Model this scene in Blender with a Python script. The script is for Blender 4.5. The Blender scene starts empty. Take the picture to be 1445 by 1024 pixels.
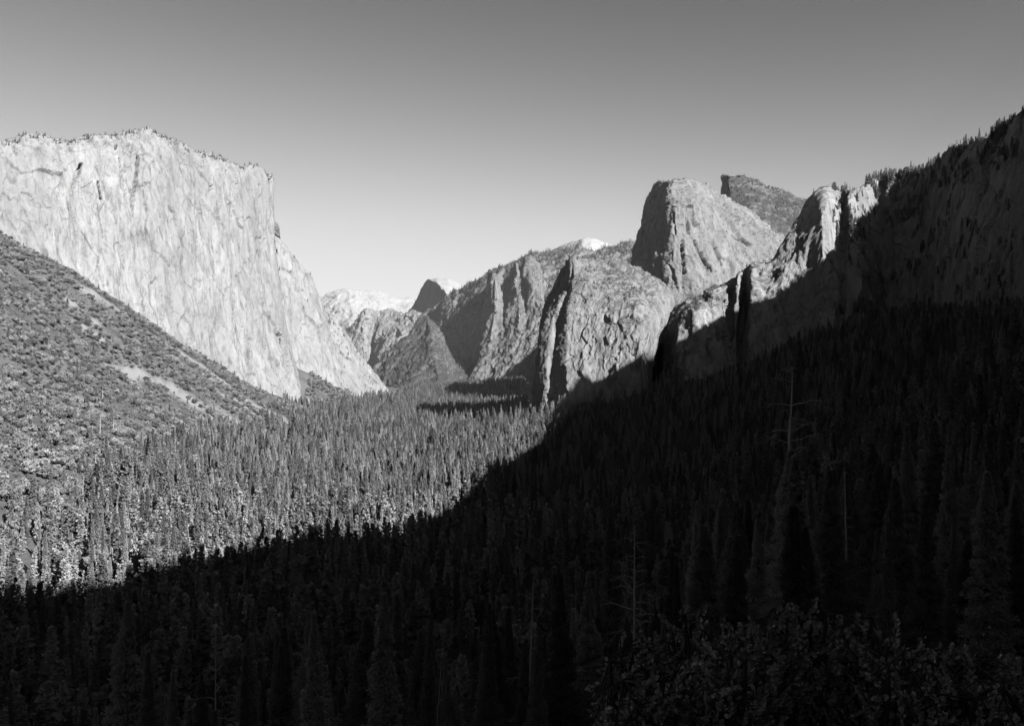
import bpy, math, random, os
import numpy as np
from mathutils import Vector

S = bpy.context.scene
COL = S.collection
rng = np.random.default_rng(7)
random.seed(7)

# ------------------------------------------------------------------ camera, sky, sun, exposure
EYE = 200.0                      # viewpoint height above the valley floor, metres
F = 1343.0                       # focal length in photo pixels (photo 1445 wide)
CX, CY = 722.5, 512.0
cam_d = bpy.data.cameras.new("camera")
cam = bpy.data.objects.new("camera", cam_d)
COL.objects.link(cam)
cam.location = (0, 0, EYE)
cam.rotation_euler = (math.radians(90), 0, 0)
cam_d.sensor_width = 36
cam_d.lens = 36 * F / 1445.0
cam_d.clip_start = 0.5
cam_d.clip_end = 80000
S.camera = cam

SUN_A = math.radians(42)         # sun stands behind the viewer, this far round to the right
SUN_E = math.radians(31.5)         # sun elevation
SD = np.array([math.sin(SUN_A) * math.cos(SUN_E), -math.cos(SUN_A) * math.cos(SUN_E), math.sin(SUN_E)])

W = bpy.data.worlds.new("World")
S.world = W
W.use_nodes = True
nt = W.node_tree
nt.nodes.clear()
wo = nt.nodes.new("ShaderNodeOutputWorld")
bg = nt.nodes.new("ShaderNodeBackground")
sky = nt.nodes.new("ShaderNodeTexSky")
sky.sky_type = 'NISHITA'
sky.sun_disc = False
sky.sun_elevation = SUN_E
sky.sun_rotation = math.pi - SUN_A
sky.altitude = 1300
sky.air_density = 1.0
sky.dust_density = 0.6
sep = nt.nodes.new("ShaderNodeSeparateColor")     # black and white film behind a red filter
nt.links.new(sky.outputs[0], sep.inputs[0])
mulr = nt.nodes.new("ShaderNodeMath"); mulr.operation = 'MULTIPLY'; mulr.inputs[1].default_value = 0.472
powr = nt.nodes.new("ShaderNodeMath"); powr.operation = 'POWER'; powr.inputs[1].default_value = 3.0
mulg = nt.nodes.new("ShaderNodeMath"); mulg.operation = 'MULTIPLY'; mulg.inputs[1].default_value = 1.31
nt.links.new(sep.outputs[0], mulr.inputs[0])
nt.links.new(mulr.outputs[0], powr.inputs[0])
sh1 = nt.nodes.new("ShaderNodeMath"); sh1.operation = 'MULTIPLY_ADD'; sh1.inputs[1].default_value = 1 / 2.45; sh1.inputs[2].default_value = 1.0
sh2 = nt.nodes.new("ShaderNodeMath"); sh2.operation = 'DIVIDE'          # shoulder of the film curve
nt.links.new(powr.outputs[0], sh1.inputs[0])
nt.links.new(powr.outputs[0], sh2.inputs[0]); nt.links.new(sh1.outputs[0], sh2.inputs[1])
nt.links.new(sh2.outputs[0], mulg.inputs[0])
capg = nt.nodes.new("ShaderNodeMath"); capg.operation = 'MINIMUM'; capg.inputs[1].default_value = 3.1
nt.links.new(mulg.outputs[0], capg.inputs[0])
nt.links.new(capg.outputs[0], bg.inputs[0])
bg.inputs[1].default_value = 0.145
nt.links.new(bg.outputs[0], wo.inputs[0])

sun_d = bpy.data.lights.new("sun", 'SUN')
sun_d.energy = 5.0
sun_d.angle = math.radians(0.5)
sun_d.color = (1, 1, 1)
sun = bpy.data.objects.new("sun", sun_d)
COL.objects.link(sun)
sun.rotation_euler = Vector(-SD).to_track_quat('-Z', 'Y').to_euler()

S.view_settings.view_transform = 'Standard'
S.view_settings.look = 'None'
S.view_settings.exposure = 1.0
S.view_settings.gamma = 1.0
S.render.engine = 'CYCLES'
S.cycles.max_bounces = 4
S.cycles.diffuse_bounces = 0
S.cycles.glossy_bounces = 1
S.cycles.transmission_bounces = 2
S.cycles.volume_bounces = 0
S.cycles.transparent_max_bounces = 4

# ------------------------------------------------------------------ noise (numpy gradient noise)
_perm = rng.permutation(4096).astype(np.int64)
_grad = rng.normal(size=(4096, 3)); _grad /= np.linalg.norm(_grad, axis=1)[:, None]

def _hash(i, j, k):
    return _perm[(_perm[(_perm[i & 4095] + j) & 4095] + k) & 4095]

def pnoise(p):
    p = np.asarray(p, float)
    i = np.floor(p).astype(np.int64)
    f = p - i
    u = f * f * f * (f * (f * 6 - 15) + 10)
    out = np.zeros(len(p))
    for a in (0, 1):
        wa = u[:, 0] if a else 1 - u[:, 0]
        for b in (0, 1):
            wb = u[:, 1] if b else 1 - u[:, 1]
            for c in (0, 1):
                wc = u[:, 2] if c else 1 - u[:, 2]
                g = _grad[_hash(i[:, 0] + a, i[:, 1] + b, i[:, 2] + c)]
                d = (g * (f - (a, b, c))).sum(1)
                out += wa * wb * wc * d
    return out * 1.5

def fbm(p, octaves=5, gain=0.5, lac=2.03):
    s = np.zeros(len(p)); a = 1.0
    for o in range(octaves):
        s += a * pnoise(p + o * 17.3)
        p = p * lac; a *= gain
    return s

def ridged(p, octaves=4, gain=0.5):
    s = np.zeros(len(p)); a = 1.0
    for o in range(octaves):
        s += a * (1 - 2 * np.abs(pnoise(p + o * 11.7)))
        p = p * 2.07; a *= gain
    return s

def facets(p, tilt=0.5):
    """flat tilted facets, one per irregular cell: the planes and dihedrals of jointed rock"""
    p = np.asarray(p, float)
    b = np.floor(p - 0.5).astype(np.int64)
    best = np.full(len(p), 1e9); val = np.zeros(len(p))
    for i in (0, 1):
        for j in (0, 1):
            for k in (0, 1):
                h = _hash(b[:, 0] + i, b[:, 1] + j, b[:, 2] + k)
                g = _grad[h]
                c = b + (i, j, k) + 0.5 + g * 0.45
                d = p - c
                dd = (d * d).sum(1)
                g2 = _grad[(h * 7 + 13) & 4095]
                v = g2[:, 2] * 0.8 + tilt * (d * g2[:, [1, 2, 0]]).sum(1) * 2
                m = dd < best
                best = np.where(m, dd, best); val = np.where(m, v, val)
    return val

def sstep(a, b, x):
    t = np.clip((x - a) / (b - a), 0, 1)
    return t * t * (3 - 2 * t)

def P(px, py, D):
    """A place seen at a pixel of the photograph and standing D metres down the valley."""
    return np.array([(px - CX) / F * D, D, EYE + (CY - py) / F * D])

# ------------------------------------------------------------------ linking helpers
def link(o, parent=None):
    COL.objects.link(o)
    if parent is not None:
        o.parent = parent
    return o

def tag(o, label=None, cat=None, group=None, kind=None):
    if label: o['label'] = label
    if cat: o['category'] = cat
    if group: o['group'] = group
    if kind: o['kind'] = kind
    return o

def mesh_np(name, verts, faces, mat=None, smooth=False):
    """faces: an (n,k) integer array."""
    verts = np.asarray(verts, np.float32); faces = np.asarray(faces, np.int32)
    me = bpy.data.meshes.new(name)
    n, k = faces.shape
    me.vertices.add(len(verts)); me.vertices.foreach_set('co', verts.ravel())
    me.loops.add(n * k); me.loops.foreach_set('vertex_index', faces.ravel())
    me.polygons.add(n)
    me.polygons.foreach_set('loop_start', np.arange(0, n * k, k, dtype=np.int32))
    me.polygons.foreach_set('loop_total', np.full(n, k, np.int32))
    if smooth:
        me.polygons.foreach_set('use_smooth', np.ones(n, bool))
    me.update(calc_edges=True)
    if mat: me.materials.append(mat)
    return me

def grid_faces(nu, nv, wrap=False):
    a = np.arange(nu * nv).reshape(nu, nv)
    if wrap:
        a = np.vstack([a, a[:1]])
    return np.stack([a[:-1, :-1].ravel(), a[1:, :-1].ravel(), a[1:, 1:].ravel(), a[:-1, 1:].ravel()], 1)

# ------------------------------------------------------------------ materials (all greys: a black and white picture)
def new_mat(name):
    m = bpy.data.materials.new(name); m.use_nodes = True
    t = m.node_tree; t.nodes.clear()
    out = t.nodes.new("ShaderNodeOutputMaterial")
    b = t.nodes.new("ShaderNodeBsdfPrincipled")
    b.inputs['Roughness'].default_value = 0.9
    b.inputs['Specular IOR Level'].default_value = 0.15
    t.links.new(b.outputs[0], out.inputs[0])
    return m, t, b

def nd(t, kind, **kw):
    n = t.nodes.new(kind)
    for k, v in kw.items(): setattr(n, k, v)
    return n

def noise_tex(t, scale, vec, detail=6, rough=0.6, dist=0.0):
    n = nd(t, "ShaderNodeTexNoise")
    n.inputs['Scale'].default_value = scale
    n.inputs['Detail'].default_value = detail
    n.inputs['Roughness'].default_value = rough
    n.inputs['Distortion'].default_value = dist
    t.links.new(vec, n.inputs['Vector'])
    return n.outputs['Fac']

def mapping(t, scale, rot=(0, 0, 0)):
    g = nd(t, "ShaderNodeNewGeometry")
    m = nd(t, "ShaderNodeMapping")
    m.inputs['Scale'].default_value = scale
    m.inputs['Rotation'].default_value = rot
    t.links.new(g.outputs['Position'], m.inputs['Vector'])
    return m.outputs[0], g

def ramp(t, fac, stops):
    r = nd(t, "ShaderNodeValToRGB")
    e = r.color_ramp.elements
    while len(e) < len(stops): e.new(0.5)
    for el, (p, v) in zip(e, stops):
        el.position = p; el.color = (v, v, v, 1)
    t.links.new(fac, r.inputs[0])
    return r.outputs[0]

def mth(t, op, a, b=None, clamp=False):
    n = nd(t, "ShaderNodeMath", operation=op, use_clamp=clamp)
    for i, v in enumerate((a, b)):
        if v is None: continue
        if isinstance(v, (int, float)): n.inputs[i].default_value = v
        else: t.links.new(v, n.inputs[i])
    return n.outputs[0]

def mixc(t, fac, a, b):
    n = nd(t, "ShaderNodeMix", data_type='RGBA')
    for i, v in ((0, fac), (6, a), (7, b)):
        if isinstance(v, (int, float)):
            n.inputs[i].default_value = v if i == 0 else (v, v, v, 1)
        else: t.links.new(v, n.inputs[i])
    return n.outputs[2]

def rock_mat(name, lo, hi, fs=1.0, joints=1.0, veg=0.0, veg_col=0.05, veg_z=(0.45, 0.75), snow=0.0, bump=1.0, snow_z=(0.3, 0.55), streak=5.0):
    """Granite: stretched vertical water streaks, joints, mottling; brush on the gentler ledges; snow if asked."""
    m, t, b = new_mat(name)
    v1, g = mapping(t, (fs, fs, fs / streak))
    v2, _ = mapping(t, (fs, fs, fs))
    streaks = noise_tex(t, 0.035, v1, 8, 0.62, 0.15)
    fine = noise_tex(t, 0.22, v1, 6, 0.7, 0.1)
    mott = noise_tex(t, 0.012, v2, 7, 0.6)
    k = mth(t, 'ADD', mth(t, 'MULTIPLY', streaks, 0.45), mth(t, 'ADD', mth(t, 'MULTIPLY', fine, 0.25), mth(t, 'MULTIPLY', mott, 0.3)))
    col = ramp(t, k, [(0.36, lo), (0.47, lo * 0.35 + hi * 0.65), (0.6, hi)])
    # dark joints
    vo = nd(t, "ShaderNodeTexVoronoi", feature='DISTANCE_TO_EDGE')
    vo.inputs['Scale'].default_value = 0.02
    dv, _ = mapping(t, (fs, fs, fs / (streak * 1.1)))
    wob = nd(t, "ShaderNodeVectorMath", operation='ADD')
    nz = nd(t, "ShaderNodeTexNoise"); nz.inputs['Scale'].default_value = 0.02; nz.inputs['Detail'].default_value = 4
    t.links.new(dv, nz.inputs['Vector'])
    sc = nd(t, "ShaderNodeVectorMath", operation='SCALE'); sc.inputs[3].default_value = 18.0
    t.links.new(nz.outputs['Color'], sc.inputs[0])
    t.links.new(dv, wob.inputs[0]); t.links.new(sc.outputs[0], wob.inputs[1])
    t.links.new(wob.outputs[0], vo.inputs['Vector'])
    crack = ramp(t, vo.outputs['Distance'], [(0.0, 1.0), (0.012, 0.5), (0.03, 0.0)])
    cm = mth(t, 'MULTIPLY', crack, ramp(t, noise_tex(t, 0.008, v2, 3), [(0.5, 0.0), (0.66, 0.4 * joints)]))
    col = mixc(t, cm, col, lo * 0.4)
    v3, _ = mapping(t, (fs, fs, fs / (streak * 4)))
    stain = ramp(t, noise_tex(t, 0.06, v3, 5, 0.6, 0.15), [(0.5, 0.0), (0.64, 0.7)])
    col = mixc(t, mth(t, 'MULTIPLY', stain, ramp(t, mott, [(0.42, 0.15), (0.6, 1.0)])), col, lo * 0.8)
    patch = ramp(t, noise_tex(t, 0.0035, v1, 4, 0.6), [(0.42, 0.0), (0.62, 0.35)])
    col = mixc(t, patch, col, lo * 0.55 + hi * 0.25)
    sx = nd(t, "ShaderNodeSeparateXYZ"); t.links.new(g.outputs['Normal'], sx.inputs[0])
    nzv = sx.outputs[2]
    if veg > 0:
        vn = noise_tex(t, 0.03, v2, 7, 0.75)
        sl = mth(t, 'ADD', nzv, mth(t, 'MULTIPLY', mth(t, 'SUBTRACT', vn, 0.5), 1.6))
        r = nd(t, "ShaderNodeMapRange"); r.inputs[1].default_value = veg_z[0]; r.inputs[2].default_value = veg_z[1]
        r.inputs[4].default_value = veg
        t.links.new(sl, r.inputs[0])
        vc = ramp(t, noise_tex(t, 0.15, v2, 4, 0.7), [(0.3, veg_col * 0.55), (0.65, veg_col * 1.6)])
        col = mixc(t, r.outputs[0], col, vc)
    if snow > 0:
        sn = noise_tex(t, 0.006, v2, 6, 0.65)
        sl = mth(t, 'ADD', nzv, mth(t, 'MULTIPLY', mth(t, 'SUBTRACT', sn, 0.5), 0.8))
        r = nd(t, "ShaderNodeMapRange"); r.inputs[1].default_value = snow_z[0]; r.inputs[2].default_value = snow_z[1]
        r.inputs[4].default_value = snow
        t.links.new(sl, r.inputs[0])
        col = mixc(t, r.outputs[0], col, 0.34)
    t.links.new(col, b.inputs['Base Color'])
    bp = nd(t, "ShaderNodeBump"); bp.inputs['Distance'].default_value = 5.0 * bump / fs
    bp.inputs['Strength'].default_value = 0.8
    h = mth(t, 'ADD', mth(t, 'MULTIPLY', streaks, 1.0), mth(t, 'SUBTRACT', mth(t, 'MULTIPLY', fine, 0.45), mth(t, 'MULTIPLY', cm, 0.5)))
    t.links.new(h, bp.inputs['Height'])
    t.links.new(bp.outputs[0], b.inputs['Normal'])
    return m

def foliage_mat(name, lo, hi):
    m, t, b = new_mat(name)
    oi = nd(t, "ShaderNodeObjectInfo")
    v, _ = mapping(t, (1, 1, 1))
    n = noise_tex(t, 0.5, v, 3, 0.6)
    k = mth(t, 'ADD', mth(t, 'MULTIPLY', oi.outputs['Random'], 0.75), mth(t, 'MULTIPLY', n, 0.35))
    c = ramp(t, k, [(0.15, lo), (0.6, lo * 0.6 + hi * 0.4), (1.0, hi)])
    t.links.new(c, b.inputs['Base Color'])
    b.inputs['Roughness'].default_value = 0.8; b.inputs['Specular IOR Level'].default_value = 0.05
    tr = nd(t, "ShaderNodeBsdfTranslucent"); t.links.new(c, tr.inputs[0])       # light passes through the sprays
    mx = nd(t, "ShaderNodeMixShader"); mx.inputs[0].default_value = 0.25
    out = [n_ for n_ in t.nodes if n_.type == 'OUTPUT_MATERIAL'][0]
    t.links.new(b.outputs[0], mx.inputs[1]); t.links.new(tr.outputs[0], mx.inputs[2]); t.links.new(mx.outputs[0], out.inputs[0])
    return m

M_elcap = rock_mat("granite_pale", 0.11, 0.36, 1.0, joints=0.2, veg=0.85, veg_col=0.09, veg_z=(0.85, 1.1), bump=1.3, streak=15)
M_cath = rock_mat("granite_brushy", 0.07, 0.3, 1.1, veg=0.85, veg_col=0.075, veg_z=(0.4, 0.8), bump=1.2)
M_slab = rock_mat("granite_slab", 0.08, 0.28, 0.9, veg=0.85, veg_col=0.05, veg_z=(0.62, 1.0), bump=1.2, streak=2.5)
M_wall = rock_mat("granite_dark_streaked", 0.06, 0.38, 1.1, joints=0.4, veg=0.8, veg_col=0.05, veg_z=(0.6, 1.0), bump=1.2, streak=7)
M_brush = rock_mat("brushy_rock", 0.05, 0.2, 1.0, veg=0.95, veg_col=0.045, veg_z=(0.15, 0.6), bump=1.5, streak=2)
M_far = rock_mat("granite_far", 0.07, 0.24, 0.5, veg=0.85, veg_col=0.06, veg_z=(0.45, 0.9), bump=1.5, streak=3)
M_pale = rock_mat("granite_far_pale", 0.12, 0.33, 0.5, veg=0.7, veg_col=0.09, veg_z=(0.6, 1.0), bump=1.3, streak=3)
M_snow = rock_mat("snowy_granite", 0.1, 0.2, 0.35, snow=1.0, bump=1.2, snow_z=(0.12, 0.4), streak=1.5)
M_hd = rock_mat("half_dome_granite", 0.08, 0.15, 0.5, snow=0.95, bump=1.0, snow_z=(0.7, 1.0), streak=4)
M_pine = foliage_mat("pine_needles", 0.15, 0.62)
M_oak = foliage_mat("oak_leaves", 0.14, 0.50)
M_bark, _t, _b = new_mat("bark")
_v, _ = mapping(_t, (3, 3, 0.6))
_t.links.new(ramp(_t, noise_tex(_t, 1.0, _v, 5), [(0.3, 0.04), (0.7, 0.12)]), _b.inputs['Base Color'])
M_dead, _t, _b = new_mat("weathered_dead_wood")
_v, _ = mapping(_t, (4, 4, 0.5))
_t.links.new(ramp(_t, noise_tex(_t, 1.0, _v, 5), [(0.3, 0.45), (0.7, 0.78)]), _b.inputs['Base Color'])

# ------------------------------------------------------------------ ground heightfield (thin plate spline through surveyed points)
G = [  # px, py, distance: left slope under the cliff
 (-150,330,1900),(-60,355,2150),(20,386,2350),(94,412,2500),(170,430,2750),(240,481,3000),(300,516,3250),(350,546,3450),(400,566,3620),(432,574,3700),
 (-150,470,1450),(-60,480,1600),(94,500,1950),(160,520,2250),(220,545,2400),(94,600,1480),(0,590,1300),(-100,600,1050),(180,600,1800),(260,600,2250),(330,600,2500),
 (94,690,1130),(-60,700,900),(180,680,1300),(400,600,2850),(300,660,1700),
 # talus behind the prow
 (425,512,4150),(445,528,4180),(470,548,4200),(510,566,4230),(560,572,4260),
 # foot of the right side
 (745,574,2660),(800,580,2500),(860,578,2450),(915,572,2450),(1000,556,2300),(1090,508,2280),(1165,480,2250),(1225,452,2330),(1300,450,2420),(1347,458,2240),(1445,440,1950),
 (800,600,2400),(900,600,2050),(1000,600,1750),(1100,590,1500),(1200,560,1400),(1300,540,1300),(1400,530,1200),
 (1000,680,1200),(1150,680,1000),(1300,650,900),(1430,640,850),
 # far slopes
 (600,552,5600),(680,545,6000),(740,540,6300),(560,556,5200),(520,560,5600),
]
GX = [tuple(P(*g)) for g in G]
for x, y, z in [(-400,1000,6),(-200,1300,2),(0,1000,0),(200,1200,5),(-300,1700,2),(-100,2000,0),(100,1700,2),(-350,2300,2),(0,2600,0),(-500,3000,4),
                (-300,3400,0),(0,3500,2),(-350,4000,2),(-100,4300,3),(-500,4700,8),(-300,5300,8),(0,5000,5),(200,5600,20),(-700,6500,15),(-400,7500,20),
                (-900,8500,25),(-1200,11000,60),(-3000,16000,300),(3000,16000,500),(0,20000,400),
                (-100,400,2),(-300,600,4),(100,600,6),(300,700,25),(-200,0,10),(-900,400,160),(-1500,200,380),(700,700,230),(900,300,330),
                (-5000,9000,400),(6000,9000,500),(5000,3000,700),(-5000,3000,700),(-5000,-3000,400),(4000,-4000,500),(0,-4000,300),(500,-500,250),
                (-12000,12000,500),(12000,12000,500),(-14000,-8000,400),(14000,-8000,400),(-20000,24000,400),(20000,24000,400)]:
    GX.append((x, y, z))
GX = np.array(GX, float)

def tps_fit(pts, vals, lam=1e-3):
    n = len(pts)
    d = np.linalg.norm(pts[:, None] - pts[None], axis=2)
    K = d * d * np.log(d + 1e-9) + lam * np.eye(n)
    Pm = np.hstack([np.ones((n, 1)), pts])
    A = np.block([[K, Pm], [Pm.T, np.zeros((3, 3))]])
    return np.linalg.solve(A, np.concatenate([vals, np.zeros(3)]))
_ctrl = GX[:, :2] / 1000.0
_w = tps_fit(_ctrl, GX[:, 2], 0.02)

def valley(x, y):
    q = np.stack([x, y], 1) / 1000.0
    out = np.empty(len(q))
    for s in range(0, len(q), 40000):
        c = q[s:s + 40000]
        d = np.linalg.norm(c[:, None] - _ctrl[None], axis=2)
        out[s:s + 40000] = (d * d * np.log(d + 1e-9)) @ _w[:-3] + _w[-3] + c @ _w[-2:]
    return out

def ground_z(x, y):
    x = np.atleast_1d(np.asarray(x, float)); y = np.atleast_1d(np.asarray(y, float))
    r = np.hypot(x, y)
    v = valley(x, y)
    v = np.maximum(v, -2)
    # the hillside the viewer stands on
    yy = np.maximum(y, 0)
    near = EYE - 1.7 - 0.36 * np.minimum(yy, 9) - 0.66 * np.clip(yy - 9, 0, 30) - 0.41 * np.clip(yy - 39, 0, None) \
        + 0.42 * np.clip(-y - 6, 0, 900) + 0.5 * np.clip(x, 0, 300) * sstep(60, 170, r) - 0.22 * np.clip(-x, 0, 600)
    k = 18.0
    h = np.clip(0.5 + 0.5 * (near - v) / k, 0, 1)
    z = v * (1 - h) + near * h + k * h * (1 - h) * 0.5
    p = np.stack([x, y, np.zeros_like(x)], 1)
    rough = fbm(p / 260.0, 5) * 22 * sstep(60, 260, z) * sstep(300, 1500, r)
    rough += fbm(p / 40.0 + 5, 4) * 2.2 * sstep(20, 200, r) + fbm(p / 4.0 + 9, 3) * 0.25
    return z + rough

def pix_ground(px, py, d0=120, d1=6000, n=1500, lift=0.0):
    D = np.geomspace(d0, d1, n)
    x = (px - CX) / F * D; zr = EYE + (CY - py) / F * D
    g = ground_z(x, D)
    hit = np.nonzero(zr <= g + lift)[0]
    i = hit[0] if len(hit) else n - 1
    return np.array([x[i], D[i], g[i]])

# pale scree chutes running down the left slope (traced on the slope, so they lie on it)
CHUTES = [([(262,500),(330,552),(400,592),(450,628)], 20), ([(150,515),(200,528),(245,550),(300,590)], 13), ([(270,560),(330,592),(372,612),(415,640)], 18),
          ([(200,560),(250,590),(290,625)], 10), ([(120,410),(150,425),(170,440)], 18), ([(95,425),(120,440),(150,470)], 8),
          ([(470,545),(520,562),(548,572)], 22), ([(100,450),(140,480),(170,500)], 8), ([(240,500),(300,545),(352,590),(395,620)], 7), ([(290,530),(340,570),(380,598)], 9), ([(110,560),(150,590),(190,610)], 7), ([(330,600),(380,632)], 8), ([(430,560),(470,590),(500,610)], 9)]
CH3 = [(np.array([pix_ground(a, b, 900)[:2] for a, b in pts]), w) for pts, w in CHUTES]

def chute_mask(x, y):
    p = np.stack([x, y], 1)
    wob = fbm(np.stack([x, y, 0 * x], 1) / 60.0, 3) * 14
    m = np.zeros(len(x))
    for line, w in CH3:
        for a, b in zip(line[:-1], line[1:]):
            ab = b - a; t = np.clip(((p - a) @ ab) / (ab @ ab), 0, 1)
            d = np.linalg.norm(p - (a + t[:, None] * ab), axis=1)
            m = np.maximum(m, 1 - sstep(w * 0.8, w * 1.7, d + wob))
    return m

CLEAR = pix_ground(852, 657, 900)

def build_ground():
    a_front = np.radians(np.linspace(-44, 44, 620))
    a_back = np.radians(np.linspace(44, 316, 150)[1:-1])
    ang = np.concatenate([a_front, a_back])
    rad = np.concatenate([[0.0], np.geomspace(1.5, 26000, 620)])
    A, R = np.meshgrid(ang, rad, indexing='ij')
    x = (np.sin(A) * R).ravel(); y = (np.cos(A) * R).ravel()
    z = ground_z(x, y)
    v = np.stack([x, y, z], 1)
    m, t, b = new_mat("forest_floor")
    vec, g = mapping(t, (1, 1, 1))
    n1 = noise_tex(t, 0.05, vec, 8, 0.7); n2 = noise_tex(t, 0.6, vec, 5, 0.7)
    c = ramp(t, mth(t, 'ADD', mth(t, 'MULTIPLY', n1, 0.6), mth(t, 'MULTIPLY', n2, 0.4)), [(0.35, 0.05), (0.62, 0.15)])
    at = nd(t, "ShaderNodeAttribute", attribute_name="scree")
    sc = ramp(t, n2, [(0.3, 0.2), (0.7, 0.4)])
    dry = mth(t, 'MULTIPLY', ramp(t, noise_tex(t, 0.012, vec, 6, 0.7), [(0.42, 0.0), (0.58, 1.0)]), 0.6)
    c = mixc(t, dry, c, ramp(t, n2, [(0.3, 0.12), (0.7, 0.27)]))
    c = mixc(t, at.outputs['Fac'], c, sc)
    t.links.new(c, b.inputs['Base Color'])
    bp = nd(t, "ShaderNodeBump"); bp.inputs['Distance'].default_value = 1.5
    t.links.new(n2, bp.inputs['Height']); t.links.new(bp.outputs[0], b.inputs['Normal'])
    me = mesh_np("ground", v, grid_faces(len(ang), len(rad), wrap=True), m, True)
    sm = np.maximum(chute_mask(x, y), 0.9 * (np.hypot(x - CLEAR[0], (y - CLEAR[1])) < 30))
    att = me.attributes.new("scree", 'FLOAT', 'POINT'); att.data.foreach_set('value', sm.astype(np.float32))
    o = link(bpy.data.objects.new("ground", me)); tag(o, kind='structure')
    return o
build_ground()

# ------------------------------------------------------------------ rock massifs: lofted through surveyed points, then broken up
LOFTS = {}

def catmull(arr, s):
    """arr (k, m, 3) along axis 0, s in [0, k-1]."""
    k = len(arr)
    i = np.clip(np.floor(s).astype(int), 0, k - 2); f = (s - i)[:, None, None]
    p0 = arr[np.maximum(i - 1, 0)]; p1 = arr[i]; p2 = arr[i + 1]; p3 = arr[np.minimum(i + 2, k - 1)]
    cr = 0.5 * (2 * p1 + (p2 - p0) * f + (2 * p0 - 5 * p1 + 4 * p2 - p3) * f ** 2 + (3 * p1 - p0 - 3 * p2 + p3) * f ** 3)
    ln = p1 * (1 - f) + p2 * f
    return 0.35 * cr + 0.65 * ln

def loft(name, cols, mat, nu, nv, amp=1.0, fissures=(), base=1.0, stretch=5.0, back=(500, 350), label=None, crest=1.0, seed=0, cracks=1.0, lump=0.5):
    """cols: list of columns, each (px,py,D) from the crest down to below the foot. A back slope and
    its own thickness are added behind the crest."""
    C = np.array([[P(*q) for q in c] for c in cols])            # (k, r, 3)
    k, r, _ = C.shape
    bk = []
    for f_, dz in ((0.12, 0.03), (0.5, 0.45), (1.0, 1.0)):
        row = C[:, 0].copy(); row[:, 1] += back[0] * f_; row[:, 0] += (row[:, 0] / row[:, 1]) * back[0] * f_; row[:, 2] -= back[1] * dz
        bk.append(row[:, None])
    C = np.concatenate([bk[2], bk[1], bk[0], C], 1)
    seg = np.linalg.norm(np.diff(C, axis=0), axis=2).mean(1)
    cu = np.concatenate([[0], np.cumsum(seg)])
    s = np.interp(np.linspace(0, cu[-1], nu), cu, np.arange(k))
    Gd = catmull(C, s)                                            # (nu, r+3, 3)
    rows = np.concatenate([np.linspace(0, 3, max(12, nv // 7), endpoint=False), np.linspace(3, r + 2, nv)])
    Gd = catmull(np.swapaxes(Gd, 0, 1), rows); Gd = np.swapaxes(Gd, 0, 1)
    nvt = len(rows)
    du = np.gradient(Gd, axis=0); dv = np.gradient(Gd, axis=1)
    N = np.cross(du, dv); N /= np.linalg.norm(N, axis=2)[..., None] + 1e-9
    flip = (N * (np.array([0, 0, EYE]) - Gd)).sum(2).mean() < 0
    if flip: N = -N
    p = Gd.reshape(-1, 3); n = N.reshape(-1, 3)
    q = p + seed * 371.0
    L = base
    qs = q * np.array([1, 1, min(1.0, 2.2 / stretch)])
    w = np.stack([fbm(qs / (90 * L), 3), fbm(qs / (90 * L) + 31, 3), fbm(qs / (90 * L) + 57, 3)], 1) * 26 * L
    qv = (q + w) * np.array([1, 1, 1 / stretch])
    wl = w * 0.7
    fz = np.array([1, 1, 1 / stretch])
    d = ridged(qv / (210 * L), 2) * 11 * L
    d += facets((q + wl) * fz / (120 * L), 0.45) * 15 * L
    d += facets((q + wl * 0.5) * fz / (42 * L) + 5, 0.5) * 6.5 * L
    d += facets((q + wl * 0.3) * np.array([1, 1, 0.6 / stretch + 0.2]) / (16 * L) + 9, 0.6) * 2.6 * L
    d += fbm(qs / (160 * L), 4) * 20 * L * lump + fbm(q * np.array([1, 1, 1.6 / stretch]) / (20 * L), 4, 0.6) * 3.0 * L * (0.5 + lump)
    cr = np.abs(pnoise(qv / (75 * L) + 91))
    cm = sstep(-0.1, 0.3, pnoise(q / (200 * L) + 13))
    d -= cracks * cm * (1 - sstep(0.0, 0.04, cr)) * 10 * L
    d -= d.mean() + 0.3 * d.std()
    for line, wpx, deep in fissures:                     # single big dihedrals and chimneys
        ln = np.array(line, float); e = np.stack([CX + p[:, 0] / p[:, 1] * F + w[:, 0] * 0.05, CY - (p[:, 2] - EYE) / p[:, 1] * F], 1)
        best = np.full(len(p), 1e9)
        for a_, b_ in zip(ln[:-1], ln[1:]):
            ab = b_ - a_; tt = np.clip(((e - a_) @ ab) / (ab @ ab), 0, 1)
            best = np.minimum(best, np.linalg.norm(e - (a_ + tt[:, None] * ab), axis=1))
        d -= deep * (1 - sstep(wpx * 0.5, wpx, best))
    fade = sstep(0, 4.2, np.tile(rows, nu)) * (1 - crest) + crest
    q2 = p + n * (d * amp * fade)[:, None]
    me = mesh_np(name, q2, grid_faces(nu, nvt), mat, False)
    o = link(bpy.data.objects.new(name, me))
    tag(o, label=label, kind='structure')
    LOFTS.setdefault(name, []).append(q2.reshape(nu, nvt, 3))
    o['_key'] = 0
    del o['_key']
    return q2.reshape(nu, nvt, 3)

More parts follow.
